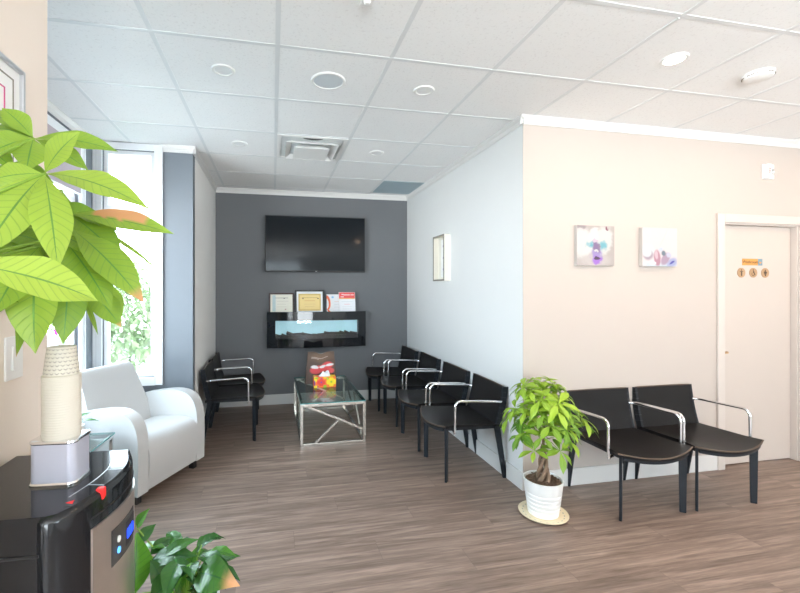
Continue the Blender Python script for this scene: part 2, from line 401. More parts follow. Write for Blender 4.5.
# ------------------------------------------------------------------ room shell
XL, XB, YB0, YB1, YK = -.71, -1.49, 1.50, 3.88, 5.362
XA, XR, YR, HC, XE, YS = -.695, 1.783, 2.708, 2.723, 5.4, -6.0
struct(MB().box(-1.7, XE+.1, YS-.1, YK+.1, -.1, 0).build('floor', M['floor']))
struct(MB().box(-1.7, XE+.1, YS-.1, YK+.1, HC, HC+.1).build('ceiling', M['ceiling']))
g = MB()
for i in range(-3, 10):
    x = .024+.61*i; y1 = YK if -1.0 < x < 1.75 else (YR if x > 1.75 else YB1)
    y0 = YS if x > -.7 else YB0
    if XB < x < XE: g.box(x-.012, x+.012, y0, y1, HC-.0018, HC)
for j in range(-13, 6):
    y = 2.184+.61*j
    x0 = XB if YB0 < y < YB1 else (XL if y < YB0 else XA); x1 = XE if y < YR else XR
    if YS < y < YK: g.box(x0, x1, y-.012, y+.012, HC-.002, HC)
struct(g.build('ceiling_grid', M['grid']))
# small dark gap beside one tile
struct(MB().box(1.842, 1.852, 1.585, 1.67, HC-.006, HC-.0035).build('ceiling_gap', M['ventdark']))

def wall_x(name, m, x0, x1, y0, y1, holes=()):   # wall running along y with (ya, yb, za, zb) holes
    w = MB(); cur = y0
    for (a, b, za, zb) in sorted(holes):
        if a > cur: w.box(x0, x1, cur, a, 0, HC)
        if za > 0: w.box(x0, x1, a, b, 0, za)
        if zb < HC: w.box(x0, x1, a, b, zb, HC)
        cur = b
    w.box(x0, x1, cur, y1, 0, HC)
    return struct(w.build(name, m))
def wall_y(name, m, x0, x1, y0, y1, holes=()):
    w = MB(); cur = x0
    for (a, b, za, zb) in sorted(holes):
        if a > cur: w.box(cur, a, y0, y1, 0, HC)
        if za > 0: w.box(a, b, y0, y1, 0, za)
        if zb < HC: w.box(a, b, y0, y1, zb, HC)
        cur = b
    w.box(cur, x1, y0, y1, 0, HC)
    return struct(w.build(name, m))
D2 = (.36, 1.29, 0, 2.02)
wall_x('wall_left', M['cream_wall'], XL-.1, XL, YS, YB0, [(-5.0, -1.2, .5, 2.55)])
wall_y('wall_bay_near', M['blue_wall'], XB-.1, XL-.1, YB0-.1, YB0)
W2 = (1.80, 3.60, .66, 2.56)
wall_x('wall_bay_left', M['blue_wall'], XB-.1, XB, YB0, YB1+.1, [W2])
W1 = (-1.42, -1.01, .70, 2.66)
wall_y('wall_bay_back', M['blue_wall'], XB, XA, YB1, YB1+.1, [W1])
wall_x('wall_alcove_left', M['brightened_wall'], XA-.1, XA, YB1+.1, YK)
# return edge of the bay wall is painted like the alcove
wall_y('wall_back', M['grey_wall'], XA-.1, XR+.1, YK, YK+.1)
wall_x('wall_alcove_right', M['white_wall'], XR, XR+.1, YR+.003, YK)
D1 = (3.592, 4.388, 0, 2.005)
wall_y('wall_restroom', M['warm_wall'], XR+.1, XE, YR, YR+.13, [D1])
wall_y('wall_restroom_end', M['warm_wall'], XR, XR+.1, YR, YR+.003)
wall_x('wall_right', M['white_wall'], XE, XE+.1, YS, YR+.1, [(-5.2, -2.6, .9, 2.5)])
wall_y('wall_front', M['white_wall'], XL-.1, XE, YS-.1, YS, [(-.50, 1.10, .10, 2.62)])
# room behind the restroom door and behind the left door
struct(MB().box(3.4, 4.6, YR+.30, YR+.34, 0, HC).build('wall_restroom_inner', M['white_wall']))

def trim(n, m=None, **k):
    pass
def crown(name, a, b, nrm):   # a,b 2-D points along the wall face; nrm 2-D into the room
    a, b, nrm = Vector(a), Vector(b), Vector(nrm); prof = [(0, -.062), (.006, -.062), (.009, -.03), (.022, -.012), (.026, 0), (0, 0)]
    w = MB(); P = []
    for p in (a, b):
        P.append([w.bm.verts.new(Vector((p.x+nrm.x*q[0], p.y+nrm.y*q[0], HC-.0002+q[1]))) for q in prof])
    n = len(prof)
    for k in range(n): w.bm.faces.new((P[0][k], P[0][(k+1) % n], P[1][(k+1) % n], P[1][k]))
    w.bm.faces.new(P[0]); w.bm.faces.new(P[1][::-1])
    return struct(w.build(name, M['trim']))
crown('trim_1', (XA, YK), (XR, YK), (0, -1))
crown('trim_2', (XR, YR-.026), (XR, YK), (-1, 0))
crown('trim_3', (XR-.026, YR), (XE, YR), (0, -1))
crown('trim_4', (XA, YB1-.026), (XA, YK), (1, 0))
crown('trim_5', (-.955, YB1), (XA+.026, YB1), (0, -1))
crown('trim_6', (XB, YB0), (XB, YB1), (1, 0))
def base(name, x0, x1, y0, y1):
    return struct(MB().box(x0, x1, y0, y1, 0, .128, .004).build(name, M['trim']))
BT = .014
base('baseboard_back', XA+BT, XR-BT, YK-BT, YK)
base('baseboard_alcove_right', XR-BT, XR, YR-BT, YK)
base('baseboard_restroom', XR, 3.52, YR-BT, YR)
base('baseboard_restroom_far', 4.459, XE, YR-BT, YR)
base('baseboard_alcove_left', XA, XA+BT, YB1-BT, YK)
base('baseboard_bay_back', XB, XA, YB1-BT, YB1)
base('baseboard_bay_left', XB, XB+BT, YB0, YB1-BT)
base('baseboard_left', XL, XL+BT, YS, YB0)

# ------------------------------------------------------------------ windows
def window(name, plane, pos, a0, a1, z0, z1, mull=(), rails=(), cas=.07, depth=.1, sgn=-1, muz=.05):
    """plane 'y': window in a wall at y=pos, spanning x a0..a1, room on the sgn side; 'x' the same with axes swapped"""
    def B(w, u0, u1, d0, d1, za, zb, bev=.003):
        lo, hi = sorted((pos+d0, pos+d1))
        if plane == 'y': w.box(u0, u1, lo, hi, za, zb, bev)
        else: w.box(lo, hi, u0, u1, za, zb, bev)
    o = bpy.data.objects.new(name, None); C.objects.link(o); struct(o)
    c = MB()
    if cas:
        t = sgn*.018
        B(c, a0-cas, a0, 0, t, z0-cas, min(z1+cas, HC-.005)); B(c, a1, a1+cas, 0, t, z0-cas, min(z1+cas, HC-.005))
        B(c, a0, a1, 0, t, z1, min(z1+cas, HC-.005)); B(c, a0-.01, a1+.01, 0, sgn*.03, z0-cas, z0)
        B(c, a0-cas, a0-cas+.014, t, t+sgn*.008, z0-cas, z1+cas-.01); B(c, a1+cas-.014, a1+cas, t, t+sgn*.008, z0-cas, z1+cas-.01)
        B(c, a0-cas+.028, a0-cas+.036, t, t+sgn*.006, z0-cas+.03, z1); B(c, a1+cas-.036, a1+cas-.028, t, t+sgn*.006, z0-cas+.03, z1)
        c.build('window_casing', M['winframe'], o)
    f = MB(); d0, d1 = -sgn*.02, -sgn*.075; fw = .035
    B(f, a0, a0+fw, d0, d1, z0, z1); B(f, a1-fw, a1, d0, d1, z0, z1); B(f, a0+fw, a1-fw, d0, d1, z1-fw, z1); B(f, a0+fw, a1-fw, d0, d1, z0, z0+fw)
    for m_ in mull: B(f, m_-muz/2, m_+muz/2, d0, d1, z0+fw, z1-fw)
    xs = [a0+fw]+[q for m_ in mull for q in (m_-muz/2, m_+muz/2)]+[a1-fw]
    for r in rails:
        for k in range(0, len(xs), 2): B(f, xs[k], xs[k+1], d0, d1, r-.045, r+.045)
    f.build('window_frame', M['winframe'], o)
    p = MB(); B(p, a0+fw, a1-fw, -sgn*.045, -sgn*.051, z0+fw, z1-fw, 0); p.build('window_glass', M['winglass'], o)
    return o
window('window_1', 'y', YB1, W1[0], W1[1], W1[2], W1[3], rails=(2.14,))
window('window_2', 'x', XB, W2[0], W2[1], W2[2], W2[3], mull=(2.7,), rails=(2.14,), sgn=1)
window('window_3', 'y', YS, -.50, 1.10, .10, 2.62, mull=(.30,), cas=.06, sgn=1)
window('added_window_left', 'x', XL, -5.0, -1.2, .5, 2.55, mull=(-3.73, -2.47), cas=.06, sgn=1)  # unseen window behind the camera, added to throw daylight on the ceiling
window('added_window_right', 'x', XE, -5.2, -2.6, .9, 2.5, mull=(-3.9,), cas=.06, sgn=-1)  # likewise added out of view, to brighten the ceiling from the right
# roller shade hanging in the upper half of the side window
sh = thing('window_shade', 'mauve grey shade pulled partly down over the side window', 'window shade', (XB+.01, 2.7, 0))
MB().box(.012, .016, -.88, .88, 2.20, 2.56).build('shade_cloth', M['blind'], sh)
MB().box(.006, .022, -.88, .88, 2.185, 2.20, .003).build('hem_bar', M['silver'], sh)

# ------------------------------------------------------------------ restroom door
d = bpy.data.objects.new('door_1', None); C.objects.link(d); struct(d)
w = MB(); x0, x1, zt = D1[0], D1[1], D1[3]
w.box(x0-.07, x0, YR-.018, YR, 0, zt+.07, .003); w.box(x1, x1+.07, YR-.018, YR, 0, zt+.07, .003); w.box(x0, x1, YR-.018, YR, zt, zt+.07, .003)
w.build('door_casing', M['warm_trim'], d)
w = MB(); w.box(x0, x0+.012, YR, YR+.12, 0, zt); w.box(x1-.012, x1, YR, YR+.12, 0, zt); w.box(x0+.012, x1-.012, YR, YR+.12, zt-.012, zt)
w.box(x0+.012, x0+.024, YR+.085, YR+.11, 0, zt-.012); w.box(x1-.024, x1-.012, YR+.085, YR+.11, 0, zt-.012); w.box(x0+.024, x1-.024, YR+.085, YR+.11, zt-.03, zt-.012)
w.build('door_jamb', M['warm_trim'], d)
MB().box(x0+.014, x1-.014, YR+.045, YR+.084, .008, zt-.014, .002).build('door_leaf', M['door'], d)
w = MB(); w.box(x0-.004, x0+.030, YR-.022, YR-.0005, .938, .956, .003); w.box(x0+.014, x0+.024, YR-.0005, YR+.046, .940, .954); w.build('door_handle', M['brass'], d)
YD = YR+.045
s = thing('restroom_sign', 'orange nameplate with blue grey end panel on the restroom door', 'sign', (3.956, YD, 1.690))
MB().box(-.106, .058, -.004, 0, -.028, .028, .001).build('nameplate', M['orange'], s)
MB().box(.058, .106, -.004, 0, -.028, .028, .001).build('end_panel', M['signblue'], s)
text('lettering', 'Washroom', .036, M['brown'], s, (-.024, -.0045, 0))
MB().prism([(.066, .002), (.098, .002), (.082, -.016)], 'y', -.005, -.004).build('end_mark', M['orange'], s)
def disc(x, label, kind):
    t = thing('round_sign', label, 'sign', (x, YD, 1.600), 0, 'round pictogram signs on the restroom door')
    MB().lathe([(0, 0), (.041, 0), (.041, .004), (0, .004)], n=32, mtx=Matrix.Rotation(PI/2, 4, 'X')).build('disc', M['wood'], t, 30)
    p = MB(); R = Matrix.Rotation(PI/2, 4, 'X')
    def cyl(cx, cz, r): p.lathe([(0, .004), (r, .004), (r, .0055), (0, .0055)], n=14, mtx=Matrix.Translation((cx, 0, cz)) @ R)
    def pol(pts): p.prism(pts, 'y', -.0055, -.004)
    if kind == 'man':
        cyl(0, .022, .005); pol([(-.017, .013), (.017, .013), (.017, .008), (.006, .008), (.006, -.027), (-.006, -.027), (-.006, .008), (-.017, .008)])
    elif kind == 'woman':
        cyl(0, .022, .005); pol([(-.005, .015), (.005, .015), (.018, .0), (.015, -.003), (.006, .004), (.014, -.010), (-.014, -.010), (-.006, .004), (-.015, -.003), (-.018, 0)])
        pol([(-.009, -.012), (.009, -.012), (.004, -.027), (-.004, -.027)])
    else:
        cyl(-.003, .024, .0045)
        for k in range(16):
            if 3 < k < 6: continue
            a0, a1 = 2*PI*k/16, 2*PI*(k+1)/16
            p.bar((-.005+.014*math.cos(a0), -.0048, -.010+.014*math.sin(a0)), (-.005+.014*math.cos(a1), -.0048, -.010+.014*math.sin(a1)), .0035, .0014, up=(0, 1, 0))
        for a, b in (((-.003, .018), (-.002, -.001)), ((-.002, -.001), (.009, -.001)), ((.009, -.001), (.017, -.020)), ((-.002, .008), (.009, .008))):
            p.bar((a[0], -.0048, a[1]), (b[0], -.0048, b[1]), .0045, .0014, up=(0, 1, 0))
    p.build('pictogram', M['brown'], t)
disc(3.839, 'round tan sign with man pictogram, leftmost on the restroom door', 'man')
disc(3.966, 'round tan sign with wheelchair pictogram, middle one on the restroom door', 'chair')
disc(4.093, 'round tan sign with woman pictogram, rightmost on the restroom door', 'woman')

# framed poster whose right end shows at the left edge
t = thing('framed_poster', 'silver framed poster with pink border on the cream wall at left edge', 'framed poster', (XL, 1.051, 1.78))
hw, zb_, zt_ = .30, -.36, .298
w = MB(); w.box(0, .016, -hw, -hw+.012, zb_, zt_, .002); w.box(0, .016, hw-.012, hw, zb_, zt_, .002); w.box(0, .016, -hw+.012, hw-.012, zt_-.012, zt_, .002); w.box(0, .016, -hw+.012, hw-.012, zb_, zb_+.012, .002); w.build('frame', M['silver'], t)
MB().box(0, .006, -hw+.012, hw-.012, zb_+.012, zt_-.012).build('mount', M['plastic'], t)
for nm_, i_, m_ in (('inner_line', .040, 'greybrown'), ('pink_border', .078, 'pinkline')):
    w = MB(); a, b_, l_ = zb_+i_, zt_-i_, hw-i_; q_ = .004
    w.box(.006, .0075, -l_, -l_+q_, a, b_); w.box(.006, .0075, l_-q_, l_, a, b_); w.box(.006, .0075, -l_+q_, l_-q_, b_-q_, b_); w.box(.006, .0075, -l_+q_, l_-q_, a, a+q_); w.build(nm_, M[m_], t)
t = thing('light_switch', 'cream rocker light switch plate on the left wall beside the cups', 'light switch', (XL, 1.318, 1.268))
MB().box(0, .006, -.040, .040, -.060, .060, .003).build('switch_plate', M['plastic'], t)
MB().box(.006, .011, -.017, .017, -.034, .034, .002).build('rocker', M['plastic'], t)

# ------------------------------------------------------------------ ceiling fittings
def CX_(i): return .024+.61*(i+.5)
def CY_(j): return 2.184+.61*(j+.5)
def downlight(x, y, label, on, group):
    t = thing('downlight', label, 'ceiling light', (x, y, HC), 0, group)
    MB().lathe([(.047, -.003), (.05, -.007), (.062, -.007), (.067, -.001), (.067, 0), (.047, 0)], n=36).build('trim_ring', M['plastic'], t, 40)
    MB().lathe([(0, -.004), (.047, -.004), (.047, -.001), (0, -.001)], n=32).build('lens', M['lamp_on'] if on else M['lens_off'], t, 30)
    if on:
        l = bpy.data.lights.new('downlight_lamp', 'AREA'); l.shape = 'DISK'; l.size = .09; l.energy = LAMP; l.color = (1, .68, .46)
        o = bpy.data.objects.new('downlight_lamp', l); C.objects.link(o); o.location = (0, 0, -.012); o.parent = t
    return t
LAMP = 4.6
downlight(CX_(-1), CY_(0), 'unlit round ceiling downlight left of the round speaker', 0, 'unlit downlights in the alcove ceiling')
downlight(CX_(1), CY_(0), 'unlit round ceiling downlight right of the round speaker', 0, 'unlit downlights in the alcove ceiling')
downlight(CX_(-1), CY_(2), 'unlit round ceiling downlight left of the square air vent', 0, 'unlit downlights in the alcove ceiling')
downlight(CX_(1), CY_(2), 'unlit round ceiling downlight right of the square air vent', 0, 'unlit downlights in the alcove ceiling')
downlight(CX_(3), CY_(-1), 'lit warm round ceiling downlight left of the smoke detector', 1, 'lit downlights')
for (x, y) in ((CX_(3), CY_(-2)), (CX_(5), CY_(-1)), (CX_(7), CY_(-1)), (CX_(3), CY_(-4)), (CX_(5), CY_(-3)), (CX_(7), CY_(-3)), (CX_(5), CY_(-5)), (CX_(7), CY_(-5))):
    downlight(x, y, 'lit downlight over the open room, out of view', 1, 'lit downlights')
t = thing('ceiling_speaker', 'large round flush speaker with pale grey grille in the ceiling', 'speaker', (CX_(0), CY_(0), HC))
MB().lathe([(.088, -.004), (.09, -.009), (.100, -.008), (.105, 0), (.088, 0)], n=40).build('bezel', M['plastic'], t, 40)
MB().lathe([(0, -.007), (.06, -.0065), (.088, -.004), (.088, -.001), (0, -.001)], n=40).build('grille', M['spk'], t, 40)
t = thing('air_vent', 'square stepped air diffuser in the alcove ceiling', 'air vent', (CX_(0), CY_(2), HC))
MB().box(-.29, .29, -.29, .29, -.002, -.0005).build('duct_backing', M['ventdark'], t)
def sqring(h0, r0, h1, r1, th=.004):
    w = MB(); V = []
    for (r, h) in ((r0, h0), (r1, h1), (r1, h1+th), (r0-.0, h0+th)):
        V.append([w.bm.verts.new((sx*r, sy*r, h)) for sx, sy in ((-1, -1), (1, -1), (1, 1), (-1, 1))])
    for a in range(4):
        b = (a+1) % 4
        for k in range(4): w.bm.faces.new((V[a][k], V[a][(k+1) % 4], V[b][(k+1) % 4], V[b][k]))
    return w
sqring(-.006, .293, -.006, .26).build('outer_frame', M['plastic'], t)
sqring(-.008, .175, -.036, .222).build('vane', M['plastic'], t)
w = sqring(-.012, .10, -.050, .150); w.box(-.150, .150, -.150, .150, -.053, -.049); w.build('centre_cone', M['plastic'], t)
MB().prism([(.085*math.cos(a_), -.262+.05*math.sin(a_)) for a_ in [PI*k/10 for k in range(11)]], 'z', -.0045, -.002).build('damper', M['matte_black'], t)
t = thing('smoke_detector', 'round white smoke detector on the ceiling', 'smoke detector', (CX_(4)+.02, CY_(-1)+.03, HC))
MB().lathe([(0, -.036), (.045, -.036), (.066, -.028), (.072, -.014), (.072, 0), (0, 0)], n=40).build('housing', M['plastic'], t, 40)
for k in range(24):
    if k % 4 == 3: continue
    w = MB(); a = 2*PI*k/24; w.box(-.001, .003, -.007, .007, -.020, -.016, 0, Matrix.Rotation(a, 4, 'Z') @ Matrix.Translation((.0705, 0, 0))); w.build('slot', M['greybrown'], t)
t = thing('ceiling_sensor', 'small white box sensor cut off by the top edge of the photo', 'sensor', (.400, 1.745, HC))
MB().box(-.028, .028, -.03, .03, -.022, 0, .004).build('sensor_body', M['plastic'], t)
MB().lathe([(0, -.034), (.012, -.032), (.018, -.022), (0, -.022)], n=20).build('sensor_eye', M['lens_off'], t, 40)
t = thing('ceiling_light_panel', 'pale blue unlit translucent panel in the far corner of the ceiling', 'light panel', ((1.256+1.771)/2, (4.636+5.222)/2, HC))
MB().box(-.252, .245, -.288, .288, -.0035, -.0005).build('diffuser', M['panelblue'], t)
MB().box(-.256, -.252, -.29, .29, -.0042, -.0005).box(.245, .249, -.29, .29, -.0042, -.0005).build('diffuser_edge', M['grid'], t)
# fire strobe
t = thing('fire_alarm_strobe', 'white fire alarm strobe high on the wall beside the restroom door', 'alarm', (4.05, YR, 2.44))
MB().box(-.062, .052, -.018, 0, -.062, .062, .006).build('back_plate', M['plastic'], t)
MB().box(-.058, -.012, -.045, -.018, -.058, .058, .006).build('horn_body', M['plastic'], t)
text('lettering', 'FIRE', .028, M['redplastic'], t, (-.035, -.0458, 0), (PI/2, -PI/2, 0))
MB().lathe([(0, 0), (.022, .004), (.024, .012), (.010, .022), (0, .024)], n=20, mtx=Matrix.Translation((.018, -.018, -.004)) @ Matrix.Rotation(PI/2, 4, 'X')).build('strobe_lens', M['chrome'], t, 40)

# ------------------------------------------------------------------ TV
t = thing('television', 'large black flat television on the charcoal wall', 'television', (.543, YK, 2.035))
w = MB(); w.box(-.64, .64, -.075, -.045, -.352, .358, .006); w.box(-.35, .35, -.045, -.03, -.2, .2, .01); w.build('tv_body', M['matte_black'], t)
MB().box(-.15, .15, -.03, 0, -.15, .15, .004).build('wall_mount', M['matte_black'], t)
MB().box(-.628, .628, -.0765, -.075, -.333, .348).build('screen', M['screen'], t)
MB().box(-.010, .010, -.0765, -.0748, -.346, -.339).build('maker_mark', M['plastic'], t)
# ------------------------------------------------------------------ wall fireplace
t = thing('electric_fireplace', 'black glass wall mounted electric fireplace below the television', 'fireplace', (.555, YK, .955))
HW, HH, OW, OZ0, OZ1 = .626, .225, .525, -.115, .115
def fy(x): return -.115-.045*(1-(x/HW)**2)
w = MB()
def strip(xa, xb, za, zb, n):
    for k in range(n):
        a, b = xa+(xb-xa)*k/n, xa+(xb-xa)*(k+1)/n
        vs = [(a, fy(a), za), (b, fy(b), za), (b, fy(b), zb), (a, fy(a), zb)]; bk = [(p[0], p[1]+.008, p[2]) for p in vs]
        V = [w.bm.verts.new(p) for p in vs+bk]
        for f in ((0, 1, 2, 3), (7, 6, 5, 4), (0, 4, 5, 1), (3, 2, 6, 7), (0, 3, 7, 4), (1, 5, 6, 2)): w.bm.faces.new([V[q] for q in f])
strip(-HW, HW, OZ1, HH, 20); strip(-HW, HW, -HH, OZ0, 20); strip(-HW, -OW, OZ0, OZ1, 3); strip(OW, HW, OZ0, OZ1, 3)
w.build('glass_surround', M['gloss_black'], t, 30, weld=False)
w = MB(); w.box(-.60, .60, -.02, -.001, -.2, .2); w.box(-.60, .60, -.105, -.02, .125, .2); w.box(-.60, .60, -.105, -.02, -.2, -.125); w.box(-.60, -.53, -.105, -.02, -.125, .125); w.box(.53, .60, -.105, -.02, -.125, .125)
w.build('casing', M['matte_black'], t)
MB().box(-.53, .53, -.026, -.0205, -.125, .125).build('glowing_back', M['firebox'], t)
w = MB()
for k in range(13):
    x = -.48+.08*k+rnd.uniform(-.02, .02); a = rnd.uniform(-.9, .9); l = rnd.uniform(.05, .08); z = -.085+rnd.uniform(0, .035)
    w.tube([(x-l*math.cos(a), -.06+rnd.uniform(-.02, .02), z-l*math.sin(a)*.35), (x+l*math.cos(a), -.06, z+l*math.sin(a)*.35)], [.022, .016], 8)
w.box(-.53, .53, -.1, -.03, -.125, -.07, .004)
w.build('log_bed', M['logs'], t, 40)
w = MB(); w.grid(lambda u, v: Vector((-OW+2*OW*u, fy(-OW+2*OW*u)+.004, OZ0+(OZ1-OZ0)*v)), 16, 1); w.build('viewing_glass', M['glass'], t)
FT = .955+.2  # casing top, frames stand on the surround edge and casing
FT = .955+HH

def framed(name, label, cat, xc, wd, ht, m_frame, fw, face, z0=FT-.025, tilt=.12, y=YK-.062, dep=.014):
    t = thing(name, label, cat, (xc, y, z0)); t.rotation_euler = (-tilt, 0, 0)
    w = MB(); w.box(-wd/2, -wd/2+fw, -dep, 0, 0, ht, .002); w.box(wd/2-fw, wd/2, -dep, 0, 0, ht, .002); w.box(-wd/2+fw, wd/2-fw, -dep, 0, ht-fw, ht, .002); w.box(-wd/2+fw, wd/2-fw, -dep, 0, 0, fw, .002)
    w.build('frame', m_frame, t)
    MB().quad((-wd/2+fw, -dep*.5, fw), (wd-2*fw, 0, 0), (0, 0, ht-2*fw)).build('certificate', face, t)
    return t
ink = (.25, .22, .2)
c1 = art('cream_certificate', (.78, .76, .66), [(.16, .5, .07, .45, 0, (.50, .62, .64), -1), (.5, .80, .3, .012, 0, ink, -1), (.62, .78, .03, .04, 0, (.1, .1, .1), .3), (.55, .62, .26, .008, 0, (.45, .42, .38), -1), (.5, .45, .2, .007, 0, (.5, .47, .42), -1), (.5, .3, .24, .007, 0, (.5, .47, .42), -1), (.68, .16, .04, .04, 0, (.5, .3, .28), .4)])
c2 = art('gold_certificate', (.82, .84, .86), [(.5, .47, .43, .42, 0, (.66, .46, .15), -1), (.5, .47, .38, .35, 0, (.86, .66, .27), -1), (.5, .70, .3, .012, 0, (.5, .33, .12), -1), (.24, .66, .04, .035, 0, (.2, .13, .06), .4), (.82, .66, .04, .035, 0, (.2, .13, .06), .4), (.5, .55, .2, .02, 0, (.75, .48, .18), -1), (.5, .38, .22, .008, 0, (.65, .45, .2), -1), (.5, .27, .18, .008, 0, (.65, .45, .2), -1)])
z_ = 1.15
framed('certificate_frame', 'dark mahogany framed cream certificate, leftmost above the fireplace', 'framed certificate', .107, .31, .262, M['brownframe'], .018, c1)
framed('certificate_frame', 'black framed gold certificate, largest of those above the fireplace', 'framed certificate', .462, .372, .30, M['blackframe'], .020, c2)
c3 = art('white_certificate_with_orange_ribbon', (.80, .80, .82), [(.04, .55, .20, .42, .1, (.85, .16, .05), .1), (-.02, .50, .15, .30, .1, (.80, .80, .82), .05), (.15, .07, .13, .05, -.7, (.85, .16, .05), .1), (.36, .84, .08, .06, 0, (.25, .52, .75), .2), (.65, .6, .2, .01, 0, (.7, .5, .4), -1), (.65, .45, .2, .01, 0, (.6, .6, .6), -1), (.65, .3, .2, .01, 0, (.6, .6, .6), -1)])
c4 = art('white_certificate_with_red_header', (.82, .83, .86), [(.5, .86, .5, .15, 0, (.80, .10, .10), -1), (.5, .70, .5, .018, 0, (.85, .45, .10), -1), (.22, .90, .06, .02, 0, (.8, .7, .7), -1), (.48, .88, .2, .025, 0, (.85, .6, .6), -1), (.83, .88, .1, .025, 0, (.85, .6, .6), -1), (.2, .78, .1, .02, 0, (.85, .7, .7), -1), (.5, .55, .35, .008, 0, (.6, .62, .66), -1), (.5, .42, .18, .012, 0, (.8, .45, .45), -1), (.5, .3, .3, .008, 0, (.65, .67, .7), -1), (.5, .2, .3, .008, 0, (.65, .67, .7), -1)])
framed('certificate_frame', 'thin black framed white certificate with orange ribbon above the fireplace', 'framed certificate', .79, .235, .25, M['blackframe'], .006, c3)
framed('certificate_frame', 'white certificate with red header, rightmost above the fireplace', 'framed certificate', .944, .215, .272, M['plastic'], .003, c4, y=YK-.085, tilt=.14)

# ------------------------------------------------------------------ wall art
a1 = art('white_orchid_picture', (.62, .56, .53), [
 (.15, .55, .36, .42, .2, (.86, .85, .84), .35), (.70, .62, .26, .40, -.2, (.86, .84, .82), .3), (.5, .15, .45, .2, 0, (.70, .64, .62), .4), (.45, .75, .16, .22, 0, (.88, .86, .86), .3), (.80, .93, .05, .06, 0, (.30, .10, .16), .4), (.10, .97, .15, .07, .1, (.42, .36, .38), .5),
 (.36, .54, .14, .10, .3, (.20, .56, .66), .7), (.68, .50, .13, .15, 0, (.22, .58, .68), .7), (.52, .26, .16, .26, 0, (.44, .34, .70), .5), (.52, .45, .13, .10, .5, (.34, .26, .30), .6), (.50, .48, .10, .18, .2, (.30, .20, .40), .5), (.50, .62, .08, .06, 0, (.78, .62, .76), .4), (.54, .14, .14, .12, 0, (.45, .20, .80), .4), (.53, .17, .09, .05, 0, (.10, .06, .12), .4), (.50, .37, .05, .05, 0, (.80, .78, .78), .3)], distort=.22, nscale=7, k_=.54)
a2 = art('lotus_bud_picture', (.84, .76, .76), [
 (.60, .72, .015, .35, -.5, (.80, .70, .70), .6), (.16, .42, .20, .18, -.5, (.72, .82, .86), .3), (.16, .30, .17, .16, -.3, (.44, .34, .42), .4), (.13, .36, .14, .14, -.3, (.80, .86, .88), .4), (.5, .05, .6, .12, 0, (.66, .76, .84), .5), (.85, .10, .2, .14, .5, (.42, .46, .72), .5), (.42, .22, .11, .24, .08, (.50, .26, .34), .3), (.40, .30, .06, .13, .1, (.72, .52, .58), .4), (.66, .20, .12, .20, -.6, (.46, .34, .46), .3), (.60, .34, .08, .08, 0, (.18, .24, .30), .5), (.52, .44, .07, .06, 0, (.62, .70, .86), .4), (.76, .30, .09, .08, -.5, (.62, .62, .78), .4), (.85, .10, .10, .03, .5, (.10, .10, .45), .4), (.30, .08, .1, .05, 0, (.86, .86, .90), .3)], distort=.06, nscale=5, k_=.62)
for (xc, lab, am) in ((2.367, 'square canvas of white orchid with purple centre, left of two', a1), (2.941, 'square canvas of pink lotus bud on pale ground, right of two', a2)):
    t = thing('canvas_picture', lab+' on the white wall', 'picture', (xc, YR, 1.787), 0, 'canvas pictures')
    MB().box(-.162, .162, -.032, 0, -.15, .15, .002).build('canvas', M['canvas'], t)
    MB().quad((-.161, -.0324, -.149), (.322, 0, 0), (0, 0, .298)).build('printed_face', am, t)
# shadow box on alcove wall
t = thing('shadow_box_frame', 'deep cream shadow box frame with purple ornaments on alcove wall', 'picture frame', (XR, 4.116, 1.79))
w = MB(); hw, hh, dp = .148, .24, .066
w.box(-dp, 0, -hw, -hw+.008, -hh, hh); w.box(-dp, 0, hw-.008, hw, -hh, hh); w.box(-dp, 0, -hw+.008, hw-.008, hh-.008, hh); w.box(-dp, 0, -hw+.008, hw-.008, -hh, -hh+.008); w.box(-.008, 0, -hw+.008, hw-.008, -hh+.008, hh-.008)
w.build('box', M['creamframe'], t)
w = MB(); w.box(-dp-.004, -dp, -hw, -hw+.014, -hh, hh); w.box(-dp-.004, -dp, hw-.014, hw, -hh, hh); w.box(-dp-.004, -dp, -hw+.014, hw-.014, hh-.016, hh); w.box(-dp-.004, -dp, -hw+.014, hw-.014, -hh, -hh+.016)
w.build('front_rim', M['greybrown'], t)
MB().box(-.014, -.008, -.10, .06, -.20, .20).build('mount_board', M['plastic'], t)
for zz in (.12, 0, -.12):
    MB().lathe([(0, -.018), (.014, -.012), (.020, 0), (.013, .014), (0, .02)], n=14, mtx=Matrix.Translation((-.034, -.085, zz))).build('ornament', M['purple'], t, 50)

